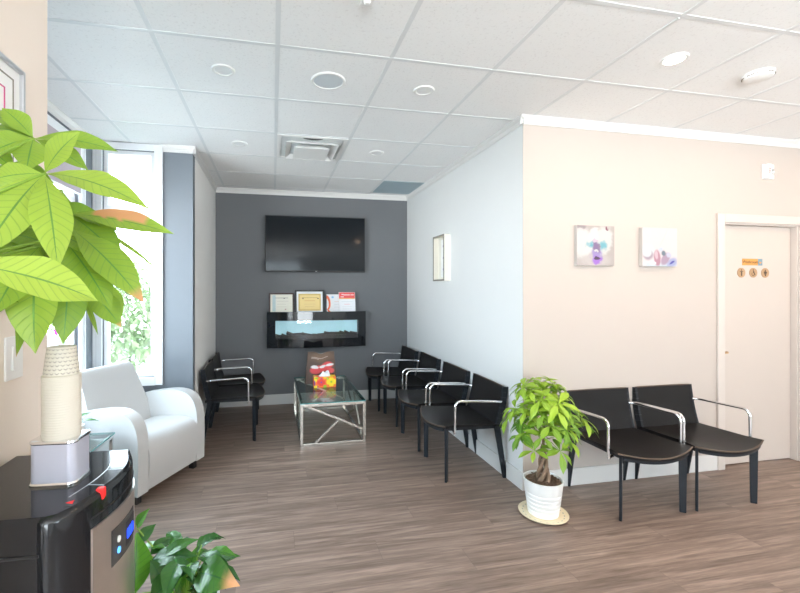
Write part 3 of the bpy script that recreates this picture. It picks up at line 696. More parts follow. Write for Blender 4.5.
# ------------------------------------------------------------------ chairs
def make_chair():
    t = thing('lounge_chair', '', 'chair', (0, 0, 0), 0, 'black leather chairs with chrome arms')
    # seat: slung leather, front edge bows forward and dips
    W = .262
    def top(u, v):
        x = (u*2-1)*(W+.023*max(0, 1-v/.22)**1.3); b = 1-(u*2-1)**2
        yf = -.256-.068*b; yb = .205
        y = yf+(yb-yf)*v
        z = .438-.028*b*(1-v)**2-.018*b*math.sin(PI*min(1, v*1.05))-.015*v
        return x, y, z
    w = MB(); nu, nv = 16, 14; T = .013
    up = [[w.bm.verts.new(Vector(top(i/nu, j/nv))) for j in range(nv+1)] for i in range(nu+1)]
    lo = [[w.bm.verts.new(Vector(top(i/nu, j/nv))-Vector((0, 0, T+.008*(1-j/nv)))) for j in range(nv+1)] for i in range(nu+1)]
    for i in range(nu):
        for j in range(nv):
            w.bm.faces.new((up[i][j], up[i+1][j], up[i+1][j+1], up[i][j+1])); w.bm.faces.new((lo[i][j+1], lo[i+1][j+1], lo[i+1][j], lo[i][j]))
    for i in range(nu):
        w.bm.faces.new((lo[i][0], lo[i+1][0], up[i+1][0], up[i][0])); w.bm.faces.new((up[i][nv], up[i+1][nv], lo[i+1][nv], lo[i][nv]))
    for j in range(nv):
        w.bm.faces.new((up[0][j], up[0][j+1], lo[0][j+1], lo[0][j])); w.bm.faces.new((lo[nu][j], lo[nu][j+1], up[nu][j+1], up[nu][j]))
    seat = w.build('seat', M['leather'], t, 40)
    p = []
    for i in range(nu+1):
        x, y, z = top(i/nu, 0); p.append((x, y-.001, z-.004))
    MB().tube(p, .005, 8).build('edge_piping', M['seam'], seat, 50)
    # front apron under the seat
    w = MB()
    for i in range(1, nu-1):
        a, b_ = Vector(top(i/nu, 0))+Vector((0, .012, -.030)), Vector(top((i+1)/nu, 0))+Vector((0, .012, -.030))
        w.bar(a, b_, .010, .022, up=(0, 0, 1))
    w.box(-.245, -.225, -.24, .22, .388, .414, .003); w.box(.225, .245, -.24, .22, .388, .414, .003); w.box(-.225, .225, .17, .20, .385, .41, .003)
    w.build('seat_frame', M['blackleg'], t)
    # backrest: tall slab, slightly concave and leaning, with wrapped side wings
    def bk(u, v, off):
        x = (u*2-1)*(W-.010); b = 1-(u*2-1)**2
        y = .150+.068*v+.006*b+.008*math.sin(PI*v) ; z = .385+.322*v
        return Vector((x, y+off, z))
    w = MB(); nu, nv = 14, 10
    F = [[w.bm.verts.new(bk(i/nu, j/nv, 0)) for j in range(nv+1)] for i in range(nu+1)]
    B = [[w.bm.verts.new(bk(i/nu, j/nv, .024-.010*(j/nv))) for j in range(nv+1)] for i in range(nu+1)]
    for i in range(nu):
        for j in range(nv):
            w.bm.faces.new((F[i][j], F[i+1][j], F[i+1][j+1], F[i][j+1])); w.bm.faces.new((B[i][j+1], B[i+1][j+1], B[i+1][j], B[i][j]))
        w.bm.faces.new((B[i][0], B[i+1][0], F[i+1][0], F[i][0])); w.bm.faces.new((F[i][nv], F[i+1][nv], B[i+1][nv], B[i][nv]))
    for j in range(nv):
        w.bm.faces.new((F[0][j], F[0][j+1], B[0][j+1], B[0][j])); w.bm.faces.new((B[nu][j], B[nu][j+1], F[nu][j+1], F[nu][j]))
    back = w.build('backrest', M['leather'], t, 40)
    w = MB(); w.tube([bk(i/nu, 1, .006)+Vector((0, 0, .001)) for i in range(nu+1)], .0055, 8); w.build('edge_piping', M['seam'], back, 50)
    for sx in (-1, 1):
        q = [bk(.5+sx*.5, k/8, .012)+Vector((sx*.002, .008, 0)) for k in range(9)]
        w = MB()
        for a, b in zip(q, q[1:]): w.bar(a, b, .012, .044, .003, up=(0, 1, 0))
        w.build('side_wing', M['blackleg'], back)
    # legs: flat tapering plates; the front ones stand on the diagonal, the rear ones rake back
    for sx in (-1, 1):
        w = MB(); m = Matrix.Translation((sx*.238, -.232, 0)) @ Matrix.Rotation(sx*PI*.27, 4, 'Z')
        r = bmesh.ops.create_cube(w.bm, size=1)['verts']
        for v in r:
            k = .5+v.co.z; wd = .036+.010*k; v.co = m @ Vector((v.co.x*.016, v.co.y*wd, k*.412))
        w._bev(r, .003); w.build('leg', M['blackleg'], t)
        w = MB(); r = bmesh.ops.create_cube(w.bm, size=1)['verts']
        for v in r:
            k = .5+v.co.z; v.co = Vector((sx*.240+v.co.x*.018, .243-.068*k+v.co.y*(.036+.012*k), k*.412))
        w._bev(r, .003); w.build('leg', M['blackleg'], t)
    for sx in (-1, 1):
        x = sx*.281; R = .045
        pts = [(sx*.256, .205, .600), (x, .185, .602), (x, .15, .605), (x, -.18+R, .618)]
        pts += [(x, -.18+R-R*math.sin(a), .618-R+R*math.cos(a)) for a in [PI/2*k/6 for k in range(1, 7)]]
        pts += [(x, -.182, .42), (x, -.184, .375)]
        w = MB()
        w.tube(pts[:1]+pts[1:], .0095, 12)
        w.bar((x, -.182, .379), (sx*.236, -.182, .395), .016, .012, .003)
        w.build('armrest', M['chrome'], t, 50)
    return t
ch = make_chair()
CH_ = [((2.392, 2.462, 0), 0, 'black leather chair with chrome arms directly right of the small potted tree'),
       ((2.980, 2.462, 0), 0, 'black leather chair with chrome arms nearest the restroom door'),
       ((1.530, 3.166, 0), -PI/2-.040, 'black leather chair with chrome arms in the row of four, nearest the camera'),
       ((1.525, 3.785, 0), -PI/2, 'black leather chair with chrome arms, second nearest in the row of four'),
       ((1.525, 4.465, 0), -PI/2, 'black leather chair with chrome arms, third nearest in the row of four'),
       ((1.480, 5.050, 0), -PI/2, 'black leather chair in the row of four, farthest back against the charcoal wall'),
       ((-.408, 4.345, 0), PI/2, 'black leather chair behind the white armchair, nearer one of the left pair'),
       ((-.415, 4.932, 0), PI/2, 'black leather chair of the left pair, farther one by the charcoal wall')]
for i, (loc, rz, lab) in enumerate(CH_):
    if i == 0: ch.location = loc; ch.rotation_euler = (0, 0, rz); ch['label'] = lab
    else: dup(ch, loc, rz, lab)

# ------------------------------------------------------------------ coffee table
tx0, tx1, ty0, ty1, th = .248, .868, 3.85, 5.02, .405
t = thing('coffee_table', 'low glass topped coffee table with brushed metal lattice frame', 'coffee table', ((tx0+tx1)/2, (ty0+ty1)/2, 0))
hx, hy = (tx1-tx0)/2, (ty1-ty0)/2; q = .028
w = MB()
for sx in (-1, 1):
    for sy in (-1, 1): w.box(sx*hx-(q if sx > 0 else 0), sx*hx+(0 if sx > 0 else q), sy*hy-(q if sy > 0 else 0), sy*hy+(0 if sy > 0 else q), 0, th-.009, .0015)
for z in (0, th-.009-q):
    for sx in (-1, 1): w.box(sx*hx-(q if sx > 0 else 0), sx*hx+(0 if sx > 0 else q), -hy+q, hy-q, z, z+q, .0015)
    for sy in (-1, 1): w.box(-hx+q, hx-q, sy*hy-(q if sy > 0 else 0), sy*hy+(0 if sy > 0 else q), z, z+q, .0015)
w.build('frame', M['nickel'], t)
zt = th-.009-q
def lattice(fn, L, nm_):
    w = MB()
    w.bar(fn(-L+.10*L*2, zt), fn(L-.011, .13), .021, .021, .001)
    # second bar rises from the bottom to meet the first
    w.bar(fn(-L+.22*L*2, q), fn(-L+.60*L*2, (zt*(1-.50/ .9*1.0)+.13*.5/.9)), .018, .018, .001)
    return w
for sy in (-1, 1):
    lattice(lambda a, z: (a, sy*(hy-q/2), z), hx-.011, '').build('lattice_bar', M['nickel'], t)
for sx in (-1, 1):
    w = MB(); X = sx*(hx-q/2)
    w.bar((X, -hy+.15, q), (X, -hy+.55, zt), .015, .015, .001); w.bar((X, -hy+.40, .22), (X, hy-.30, q), .014, .014, .001); w.bar((X, -.02, .17), (X, hy-.12, zt), .014, .014, .001); w.bar((X, -hy+.011, .18), (X, -hy+.24, q+.06), .014, .014, .001)
    w.build('lattice_bar', M['nickel'], t)
for (xa, xb) in ((-.22, -.08), (.22, .08)):
    MB().bar((xa, hy-.02, zt+.010), (xb, hy-.22, zt+.010), .014, .014, .001).build('corner_brace', M['nickel'], t)
MB().bar((-.085, hy-.215, zt+.010), (.085, hy-.215, zt+.010), .014, .014, .001).build('corner_brace', M['nickel'], t)
gt = MB().box(-hx+.001, hx-.001, -hy+.001, hy-.001, th-.009, th, .0005).build('glass_top', M['tableglass'], t)
w = MB()
w.box(-hx-.0005, hx+.0005, -hy-.001, -hy+.001, th-.009, th); w.box(-hx-.0005, hx+.0005, hy-.001, hy+.001, th-.009, th)
w.box(-hx-.001, -hx+.001, -hy, hy, th-.009, th); w.box(hx-.001, hx+.001, -hy, hy, th-.009, th); w.build('polished_edge', M['glassedge'], gt)
# tissue box
flower = []
def daisy(u, v, r, c, cc, asp=2.0):
    for k in range(10):
        a = 2*PI*k/10; flower.append((u+r*.55*math.cos(a)/asp, v+r*.55*math.sin(a), r*.52/asp if abs(math.cos(a)) > .5 else r*.3/asp, r*.2 if abs(math.cos(a)) > .5 else r*.42, 0, c, .2))
    flower.append((u, v, r*.2/asp, r*.2, 0, cc, .2))
O_, Y_, R_, G_, P_ = (.95, .20, .03), (.95, .72, .02), (.85, .06, .05), (.35, .55, .03), (.25, .05, .35)
flower += [(.05, .75, .09, .25, 0, Y_, .2), (.08, .1, .1, .15, 0, Y_, .2), (.5, .95, .08, .15, 0, (.95, .50, .02), .2), (.5, .08, .08, .18, 0, G_, .2), (.62, .85, .05, .14, 0, G_, .2), (.12, .92, .07, .1, 0, G_, .2), (.03, .45, .03, .3, 0, P_, .2)]
daisy(.33, .5, .40, R_, P_, 2.0); daisy(.79, .52, .48, Y_, G_, 2.0); flower += [(.33, .88, .03, .06, 0, P_, .2), (.17, .1, .03, .08, 0, P_, .2)]
fm = art('orange_floral_card', O_, flower)
t = thing('tissue_box', 'orange floral tissue box on the glass coffee table', 'tissue box', (.55, 4.49, th))
w = MB(); w.box(-.118, .118, -.058, .058, 0, .112); bm = w.bm
for f in bm.faces:
    n = f.normal
    for l in f.loops:
        c = l.vert.co; l[w.uv].uv = ((c.x+.118)/.236 if abs(n.y) > .5 or abs(n.z) > .5 else (c.y+.058)/.236, (c.z/.112) if abs(n.z) < .5 else (c.y+.058)/.116)
bm.normal_update()
for f in bm.faces:
    for l in f.loops:
        c = l.vert.co
        if abs(f.normal.x) > .5: l[w.uv].uv = ((c.y+.058)/.236, c.z/.112)
        elif abs(f.normal.y) > .5: l[w.uv].uv = ((c.x+.118)/.236, c.z/.112)
        else: l[w.uv].uv = ((c.x+.118)/.236, (c.y+.058)/.116)
w.build('carton', fm, t)
w = MB()
def tis(u, v):
    a = u*2*PI; r = (.055*(1-v)+.028*v)*(1+.25*math.sin(3*a+1)*v); return Vector((r*1.15*math.cos(a)+.008*v, r*.5*math.sin(a), .1115+.045*v*(1+.35*math.sin(2*a+.5))))
w.grid(tis, 28, 8); w.build('tissue', M['tissue'], t)
# brown display stand
t = thing('display_carton', 'brown tapered display carton with red berry picture behind the tissue box', 'display stand', (.533, 4.68, th))
dm = art('brown_display_print', (.08, .045, .03), [(.5, .85, .5, .18, 0, (.17, .095, .055), .9), (.52, .50, .33, .13, .1, (.62, .05, .05), .3), (.72, .58, .22, .12, 0, (.66, .06, .06), .3), (.30, .42, .2, .12, 0, (.60, .05, .06), .3), (.8, .40, .16, .10, 0, (.62, .07, .07), .3), (.28, .53, .15, .06, .05, (.75, .72, .72), .3), (.55, .56, .12, .05, .1, (.72, .70, .70), .3), (.80, .58, .16, .045, .1, (.75, .72, .73), .3), (.45, .84, .30, .010, .03, (.45, .36, .32), -1), (.28, .80, .14, .008, .03, (.45, .36, .32), -1)], rough=.55)
w = MB(); n = 12
def topz(u): return .352-.028*math.exp(-((u-.5)/.17)**2)
Ff = []
for k in range(n+1):
    u = k/n; Ff.append(((w.bm.verts.new((-.178+.356*u, -.055, 0)), w.bm.verts.new((-.148+.296*u, -.006, topz(u)))), (w.bm.verts.new((-.178+.356*u, .055, 0)), w.bm.verts.new((-.148+.296*u, .006, topz(u))))))
for k in range(n):
    a, b = Ff[k], Ff[k+1]
    f = w.bm.faces.new((a[0][0], b[0][0], b[0][1], a[0][1]))
    for l, c in zip(f.loops, ((k/n, 0), ((k+1)/n, 0), ((k+1)/n, 1), (k/n, 1))): l[w.uv].uv = c
    w.bm.faces.new((b[1][0], a[1][0], a[1][1], b[1][1])); w.bm.faces.new((a[0][1], b[0][1], b[1][1], a[1][1])); w.bm.faces.new((a[1][0], b[1][0], b[0][0], a[0][0]))
w.bm.faces.new((Ff[0][0][0], Ff[0][0][1], Ff[0][1][1], Ff[0][1][0])); w.bm.faces.new((Ff[n][0][0], Ff[n][1][0], Ff[n][1][1], Ff[n][0][1]))
w.build('carton_body', dm, t)

# ------------------------------------------------------------------ white armchair
PHI = math.radians(-27)
u_ = Vector((math.cos(PHI), math.sin(PHI), 0)); front = Vector((-.715, 3.295, 0)); DEP = .575
ctr = front-u_*(DEP/2)
t = thing('armchair', 'white leather tub armchair in the window bay', 'armchair', tuple(ctr), PHI)
hd = DEP/2; zb = .075
aw = .095; HWD = .355
prof = [(hd-.005, zb), (hd, .30), (hd-.002, .44), (hd-.02, .52), (hd-.055, .580), (hd-.11, .618), (hd-.18, .635), (hd-.30, .630), (hd-.45, .605), (-hd+.02, .585), (-hd+.005, .55), (-hd, .30), (-hd+.01, zb)]
def smoothpoly(p, it=2):
    for _ in range(it):
        o = []
        for k in range(len(p)):
            a, b = p[k], p[(k+1) % len(p)]
            if abs(a[1]-zb) < 1e-6 and abs(b[1]-zb) < 1e-6: o += [a, b]; continue
            o += [(a[0]*.75+b[0]*.25, a[1]*.75+b[1]*.25), (a[0]*.25+b[0]*.75, a[1]*.25+b[1]*.75)] if not (abs(a[1]-zb) < 1e-6 or abs(b[1]-zb) < 1e-6) else ([a, (a[0]*.25+b[0]*.75, a[1]*.25+b[1]*.75)] if abs(a[1]-zb) < 1e-6 else [(a[0]*.75+b[0]*.25, a[1]*.75+b[1]*.25), b])
        p = o
    return p
for sy in (-1, 1):
    y0, y1 = sorted((sy*HWD, sy*(HWD-aw)))
    MB().prism(smoothpoly(prof), 'y', y0, y1, bev=.030, seg=5).build('arm', M['whiteleather'], t, 45)
sp_ = [(hd-.02, zb+.005), (hd+.008, .20), (hd+.012, .33), (hd-.01, .395), (hd-.06, .425), (hd-.15, .432), (-hd+.1, .405), (-hd+.05, .30), (-hd+.05, zb+.005)]
sp_ = [(a, max(b, zb)) for a, b in sp_]
sp_[0] = (sp_[0][0], zb); sp_[-1] = (sp_[-1][0], zb)
MB().prism(smoothpoly(sp_), 'y', -(HWD-aw)-.004, (HWD-aw)+.004, bev=.012, seg=3).build('seat', M['whiteleather'], t, 45)
bp_ = [(-hd+.14, .30), (-hd+.115, .45), (-hd+.040, .74), (-hd+.018, .82), (-hd-.006, .870), (-hd-.038, .872), (-hd-.062, .82), (-hd-.045, .60), (-hd-.005, .30)]
MB().prism(smoothpoly(bp_), 'y', -(HWD-aw*.75), (HWD-aw*.75), bev=.028, seg=5).build('backrest', M['whiteleather'], t, 45)
for v in [o for o in t.children if o.name.startswith('backrest')][0].data.vertices:
    k = max(0, (v.co.z-.45)/.4); v.co.y -= (.10 if v.co.y > 0 else .02)*k
for sx in (-1, 1):
    for sy in (-1, 1):
        MB().box(sx*(hd-.07)-.022, sx*(hd-.07)+.022, sy*(HWD-.06)-.022, sy*(HWD-.06)+.022, 0, zb+.004, .003).build('foot', M['blackfoot'], t)

# ------------------------------------------------------------------ glass side table with orchid
t = thing('side_table', 'small glass side table between the armchair and the water cooler', 'side table', (-1.255, 2.77, 0), math.radians(-3))
q = .02; h = .52
w = MB()
for sx in (-1, 1):
    for sy in (-1, 1): w.box(sx*.21-q/2, sx*.21+q/2, sy*.21-q/2, sy*.21+q/2, 0, h-.01, .001)
for z in (.02, h-.01-q):
    for sx in (-1, 1): w.box(sx*.21-q/2, sx*.21+q/2, -.2, .2, z, z+q); w.box(-.2, .2, sx*.21-q/2, sx*.21+q/2, z, z+q)
w.build('frame', M['chrome'], t)
MB().box(-.225, .225, -.225, .225, h-.01, h, .001).build('glass_top', M['tableglass'], t)
w = MB(); w.box(-.226, .226, -.2265, -.2245, h-.01, h); w.box(-.226, .226, .2245, .2265, h-.01, h); w.box(-.2265, -.2245, -.2265, .2265, h-.01, h); w.box(.2245, .2265, -.2265, .2265, h-.01, h); w.build('polished_edge', M['glassedge'], t)
t = thing('potted_orchid', 'potted orchid with magenta bloom on the glass side table behind the cups', 'orchid', (-1.19, 2.80, h))
MB().lathe([(0, 0), (.05, 0), (.062, .11), (.056, .11), (.05, .10), (0, .10)], n=28).build('pot', M['pot'], t, 40)
st = [(0, 0, .10), (.01, -.01, .30), (.0, .0, .5), (-.03, .02, .62), (-.085, .03, .685)]
MB().tube(st, .003, 8).build('stem', M['stem'], t, 60)
w = MB()
for k in range(5):
    a = 1.2*k; w.leaf((0, 0, .10), (.15*math.cos(a), .15*math.sin(a), .13+.02*k), .05, (0, 0, 1), .15, .2, .2)
w.build('foliage', M['leaf_lily'], t)
w = MB()
for k in range(6):
    a = 2*PI*k/6; c = Vector((-.085, .03, .69)); w.leaf(c, c+Vector((.032*math.cos(a), -.01, .036*math.sin(a))), .026, (0, -1, .2), .1, .2, .5, nu=4, nv=6)
w.build('flower', M['magenta'], t)

# ------------------------------------------------------------------ small potted money tree on saucer
cx, cy = 1.722, 2.395
sm = art('speckled_saucer_glaze', (.78, .66, .46), [(.5, .5, .48, .48, 0, (.80, .69, .49), .1)]+[(.5+.41*math.cos(a), .5+.41*math.sin(a), .014, .028, a, (.35, .36, .30), .3) for a in [2*PI*k/22 for k in range(22)]])
t = thing('plant_saucer', 'cream speckled saucer under the white plant pot', 'saucer', (cx, cy, 0))
w = MB(); w.lathe([(0, 0), (.115, 0), (.150, .012), (.152, .016), (.146, .016), (.112, .007), (0, .007)], n=48); bm = w.bm
for f in bm.faces:
    for l in f.loops: l[w.uv].uv = (l.vert.co.x/.304+.5, l.vert.co.y/.304+.5)
w.build('dish', sm, t, 40)
t = thing('potted_money_tree', 'small money tree with braided trunk in a white pot on a saucer', 'potted plant', (cx, cy, .0075))
pr = [(0, 0), (.088, 0), (.093, .004)]
for k in range(5):
    z = .03+.028*k; r = .093+.03*z/.225; pr += [(r, z), (r-.0018, z+.003), (r, z+.006)]
pr += [(.120, .218), (.122, .225), (.115, .226), (.112, .218), (.110, .20), (0, .20)]
MB().lathe(pr, n=48).build('pot', M['pot'], t, 30)
w = MB(); w.grid(lambda u, v: Vector((.109*v*math.cos(2*PI*u), .109*v*math.sin(2*PI*u), .209+.010*math.sin(9*u*2*PI)*v*(1-v)+.010*(1-v))), 36, 8)
for k in range(150):
    a, r = rnd.uniform(0, 2*PI), .100*math.sqrt(rnd.random()); s_ = rnd.uniform(.003, .008)
    w.box(-s_, s_, -s_*.6, s_*.6, -s_*.35, s_*.35, 0, Matrix.Translation((r*math.cos(a), r*math.sin(a), .220)) @ Matrix.Rotation(rnd.uniform(0, 6), 4, 'Z') @ Matrix.Rotation(rnd.uniform(-.6, .6), 4, 'X'))
w.build('bark_mulch', M['soil'], t)
w = MB()
for k in range(4):
    a0 = k*PI/2; pts = []; rs = []
    for i in range(15):
        v = i/14; rr = .028*(1-v)**.8+.006; a = a0+v*4.2; pts.append((rr*math.cos(a), rr*math.sin(a), .195+.25*v)); rs.append(.0115*(1-v)+.005)
    w.tube(pts, rs, 9)
w.tube([(0, 0, .42), (.005, 0, .55), (-.005, .01, .66)], [.010, .007, .005], 8)
w.build('braided_trunk', M['trunk'], t, 60)
fol = MB(); stm = MB()
random.seed(3)
hubs = []
r3 = random.Random(21)
for k in range(52):
    z = .43+.40*r3.random()**.85; a = k*2.4+r3.uniform(-.3, .3); rr = (.22*math.sqrt(max(.02, 1-((z-.60)/.27)**2)))*r3.uniform(.55, 1.0)
    hubs.append(Vector((rr*math.cos(a), rr*math.sin(a), z)))
hubs += [Vector((0, 0, .80)), Vector((-.05, -.05, .78)), Vector((.06, -.12, .72)), Vector((-.12, -.16, .56)), Vector((.02, -.20, .60)), Vector((.24, -.06, .62)), Vector((.30, -.02, .56))]
for hb in hubs:
    out = Vector((hb.x, hb.y, 0)); out = out.normalized() if out.length > .01 else Vector((0, -1, 0))
    root = Vector((0, 0, .42+.24*min(1, max(0, (hb.z-.42)/.38))))
    mid = (root+hb)/2+Vector((0, 0, .03)); stm.tube([root, mid, hb], [.003, .0022, .0018], 6)
    n = r3.choice((5, 6, 6)); L0 = r3.uniform(.095, .140); ax = (out*.55+Vector((0, 0, .75))).normalized()
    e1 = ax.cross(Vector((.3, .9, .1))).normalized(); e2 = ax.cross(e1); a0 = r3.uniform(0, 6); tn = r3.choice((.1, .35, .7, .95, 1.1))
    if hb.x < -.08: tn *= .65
    for i in range(n):
        a = a0+2*PI*i/n; dr = (e1*math.cos(a)+e2*math.sin(a))*.86-ax*r3.uniform(-.1, .45)+Vector((0, 0, r3.uniform(-.25, .08)))
        dr.normalize(); Ln = L0*r3.uniform(.8, 1.1)
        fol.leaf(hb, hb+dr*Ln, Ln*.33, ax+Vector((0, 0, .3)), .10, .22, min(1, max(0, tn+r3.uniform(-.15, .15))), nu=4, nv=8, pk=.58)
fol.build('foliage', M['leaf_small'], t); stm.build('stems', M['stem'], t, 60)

# ------------------------------------------------------------------ water cooler
t = thing('water_cooler', 'black and stainless water cooler with blue display at lower left', 'water cooler', (0, 0, 0))
def plan(off=0.0, n=10):
    pts = [(-.698, 1.306), (-.698, .945)]
    pts += [(-.475, .930-off), (-.445, .930-off), (-.424, .940-off), (-.404+off*.5, .972-off*.7)]
    for k in range(n+1):
        s_ = k/n; y = 1.006+(1.300-1.006)*s_; x = -.394+.034*math.sin(PI*(s_*.86+.02))-.022*s_**3
        pts.append((x+off, y))
    return pts
def loft(w, rings):   # rings: list of (points2d, z) with equal count
    V = [[w.bm.verts.new((p[0], p[1], z)) for p in pts] for pts, z in rings]; n = len(V[0])
    for a, b in zip(V, V[1:]):
        for k in range(n): w.bm.faces.new((a[k], a[(k+1) % n], b[(k+1) % n], b[k]))
    w.bm.faces.new(V[0][::-1]); w.bm.faces.new(V[-1]); return w
P0 = plan()
def shrink(pts, d):
    cx_ = sum(p[0] for p in pts)/len(pts); cy_ = sum(p[1] for p in pts)/len(pts); o = []
    for i, p in enumerate(pts):
        a, b = Vector(pts[i-1]), Vector(pts[(i+1) % len(pts)]); tt = (b-a).normalized(); nn = Vector((tt.y, -tt.x))
        if nn.dot(Vector((cx_, cy_))-Vector(p)) < 0: nn = -nn
        o.append((p[0]+nn.x*d, p[1]+nn.y*d))
    return o
loft(MB(), [(P0, .02), (P0, .985), (shrink(P0, .003), .994), (shrink(P0, .011), 1.0)]).build('body', M['gloss_black'], t, 35)
MB().box(-.69, -.40, .96, 1.29, 0, .02).build('base', M['matte_black'], t)
# side panel grooves / frame
w = MB(); w.box(-.695, -.455, .9285, .936, .925, .930); w.box(-.535, -.531, .9285, .936, .05, .925); w.build('seam', M['matte_black'], t)
# stainless front
fr = [p for p in P0[6:]]
def front_panel(w, k0, k1, z0, z1, off, th=.003, zf=None):
    pts = fr[k0:k1+1]; V = []
    for p in pts:
        za = z0(p) if callable(z0) else z0; zz = z1(p) if callable(z1) else z1
        V.append([w.bm.verts.new(c) for c in ((p[0]+off, p[1], za), (p[0]+off, p[1], zz), (p[0]+off-th, p[1], zz), (p[0]+off-th, p[1], za))])
    for a, b in zip(V, V[1:]):
        for q in range(4): w.bm.faces.new((a[q], b[q], b[(q+1) % 4], a[(q+1) % 4]))
    w.bm.faces.new(V[0]); w.bm.faces.new(V[-1][::-1]); return w
front_panel(MB(), 0, 10, 0.60, .930, .004, .005).build('front_panel', M['steel'], t, 30)
front_panel(MB(), 0, 10, .952, .955, .0025, .003).build('front_seam', M['matte_black'], t, 30)
front_panel(MB(), 2, 6, lambda p: .805, lambda p: .890, .0058, .003).build('control_panel', M['dark_grey'], t, 30)
cp = [o for o in t.children if o.name.startswith('control_panel')][0]
front_panel(MB(), 4, 6, .818, .876, .0066, .001).build('display', M['matte_black'], cp)
def fpt(s_, off):
    k = s_*10; i = min(9, int(k)); f = k-i; a, b = fr[i], fr[i+1]
    return Vector((a[0]*(1-f)+b[0]*f+off, a[1]*(1-f)+b[1]*f, 0))
w = MB()
for base_s in (.42, .47, .52):
    for (ds, z, dd, dz) in ((0, .845, .0, .020), (.030, .845, 0, .020), (0, .857, .030, 0), (0, .835, .030, 0)):
        a = fpt(base_s+ds, .0075); b = fpt(base_s+ds+dd, .0075)
        if dz: w.bar((a.x, a.y, z-dz/2), (a.x, a.y, z+dz/2), .0022, .0022)
        else: w.bar((a.x, a.y, z), (b.x, b.y, z), .0022, .0022)
w.build('digits', M['blueled'], cp)
for z, m_ in ((.858, 'plastic'), (.832, 'bluebtn')):
    p = fpt(.28, .006); MB().lathe([(0, 0), (.0075, 0), (.0075, .003), (.006, .004), (0, .004)], n=18, mtx=Matrix.Translation((p.x, p.y, z)) @ Matrix.Rotation(PI/2, 4, 'Y')).build('button', M[m_], cp, 40)
# top keys
w = MB(); w.box(-.43, -.415, .975, .976, .9995, 1.0008); w.build('top_seam', M['matte_black'], t)
w = MB()
TS = shrink(P0, .040)[6:]
for a, b in zip(TS[:-1], TS[1:]): w.bar((a[0]-.01, a[1], 1.0002), (b[0]-.01, b[1], 1.0002), .0025, .001)
for k in (2, 5, 8): w.bar((TS[k][0]-.01, TS[k][1], 1.0002), (fr[k][0]-.012, fr[k][1], 1.0002), .002, .001)
w.build('lid_seam', M['silver'], t)
w = MB(); p = fpt(.14, 0); w.box(p.x-.016, p.x+.0015, p.y-.009, p.y+.009, .978, 1.003, .003); w.build('child_lock_button', M['red'], t)
w = MB(); w.prism([(-.435, .992), (-.419, .985), (-.422, 1.002)], 'z', 1.0, 1.0006); w.build('warning_mark', M['red'], t)
front_panel(MB(), 0, 10, .30, .58, -.004, .004).build('dispensing_recess', M['matte_black'], t)
# tin box with cups
bx, by = -.503, 1.125
def rrect(hx_, hy_, r, n=6):
    o = []
    for (sx, sy, a0) in ((1, 1, 0), (-1, 1, PI/2), (-1, -1, PI), (1, -1, 1.5*PI)):
        for k in range(n+1):
            a = a0+PI/2*k/n; o.append((sx*(hx_-r)+r*math.cos(a), sy*(hy_-r)+r*math.sin(a)))
    return o
t = thing('tin_box', 'lilac grey tin with chrome rims on top of the water cooler', 'tin', (bx, by, 1.0), math.radians(-4))
loft(MB(), [(rrect(.050, .042, .018), .006), (rrect(.050, .042, .018), .097)]).build('tin_body', M['boxgrey'], t, 40)
w = loft(MB(), [(rrect(.0525, .0445, .020), 0), (rrect(.053, .045, .020), .003), (rrect(.051, .043, .019), .007)]); w.build('bottom_rim', M['chrome'], t, 40)
loft(MB(), [(rrect(.051, .043, .019), .096), (rrect(.053, .045, .020), .099), (rrect(.0525, .0445, .020), .103), (rrect(.049, .041, .018), .1045)]).build('lid', M['chrome'], t, 40)
t = thing('paper_cup_stack', 'tall stack of cream paper cups upside down on the tin box', 'paper cups', (bx+.002, by-.001, 1.1045))
pr = [(0, 0), (.0405, 0)]
n = 24
for k in range(n):
    z = .004+.142*k/n; r = .0405; pr += [(r-.0005, z), (r, z+.0015), (r, z+.0035), (r-.0005, z+.0048)]
pr += [(.0405, .147), (.0375, .150), (0, .150)]
MB().lathe(pr, n=40).build('nested_cups', M['cup'], t, 50)
# printed top cup
m, nt, b = nm('printed_paper_cup'); N, L = nt.nodes, nt.links
uv = N.new('ShaderNodeUVMap'); sp = N.new('ShaderNodeSeparateXYZ'); L.new(uv.outputs[0], sp.inputs[0])
def mt(op, a, bb=None):
    n_ = N.new('ShaderNodeMath'); n_.operation = op
    for i, v in enumerate((a, bb)):
        if v is None: continue
        if isinstance(v, (int, float)): n_.inputs[i].default_value = v
        else: L.new(v, n_.inputs[i])
    return n_.outputs[0]
rowv = mt('MULTIPLY', sp.outputs['Y'], 7); rw = mt('FLOOR', rowv); fy_ = mt('SUBTRACT', mt('FRACT', rowv), .5)
fx_ = mt('SUBTRACT', mt('FRACT', mt('ADD', mt('MULTIPLY', sp.outputs['X'], 20), mt('MULTIPLY', rw, .5))), .5)
dd = mt('ABSOLUTE', mt('SUBTRACT', mt('ABSOLUTE', fx_), mt('ADD', fy_, .12)))
inb = mt('MULTIPLY', mt('LESS_THAN', mt('ABSOLUTE', fy_), .34), mt('LESS_THAN', mt('ABSOLUTE', fx_), .36))
mk = mt('MULTIPLY', mt('LESS_THAN', dd, .09), inb)
mx = N.new('ShaderNodeMixRGB'); L.new(mk, mx.inputs[0]); mx.inputs[1].default_value = (.64, .60, .52, 1); mx.inputs[2].default_value = (.20, .18, .16, 1)
L.new(mx.outputs[0], b.inputs['Base Color']); b.inputs['Roughness'].default_value = .6
w = MB(); w.grid(lambda u, v: Vector(((.0375-.0075*v)*math.cos(2*PI*u), (.0375-.0075*v)*math.sin(2*PI*u), .1495+.065*v)), 40, 6)
w.lathe([(.0300, .2145), (.0292, .2160), (.0280, .2150), (.0278, .212), (0, .212)], n=40)
w.build('top_cup', m, t, 50)

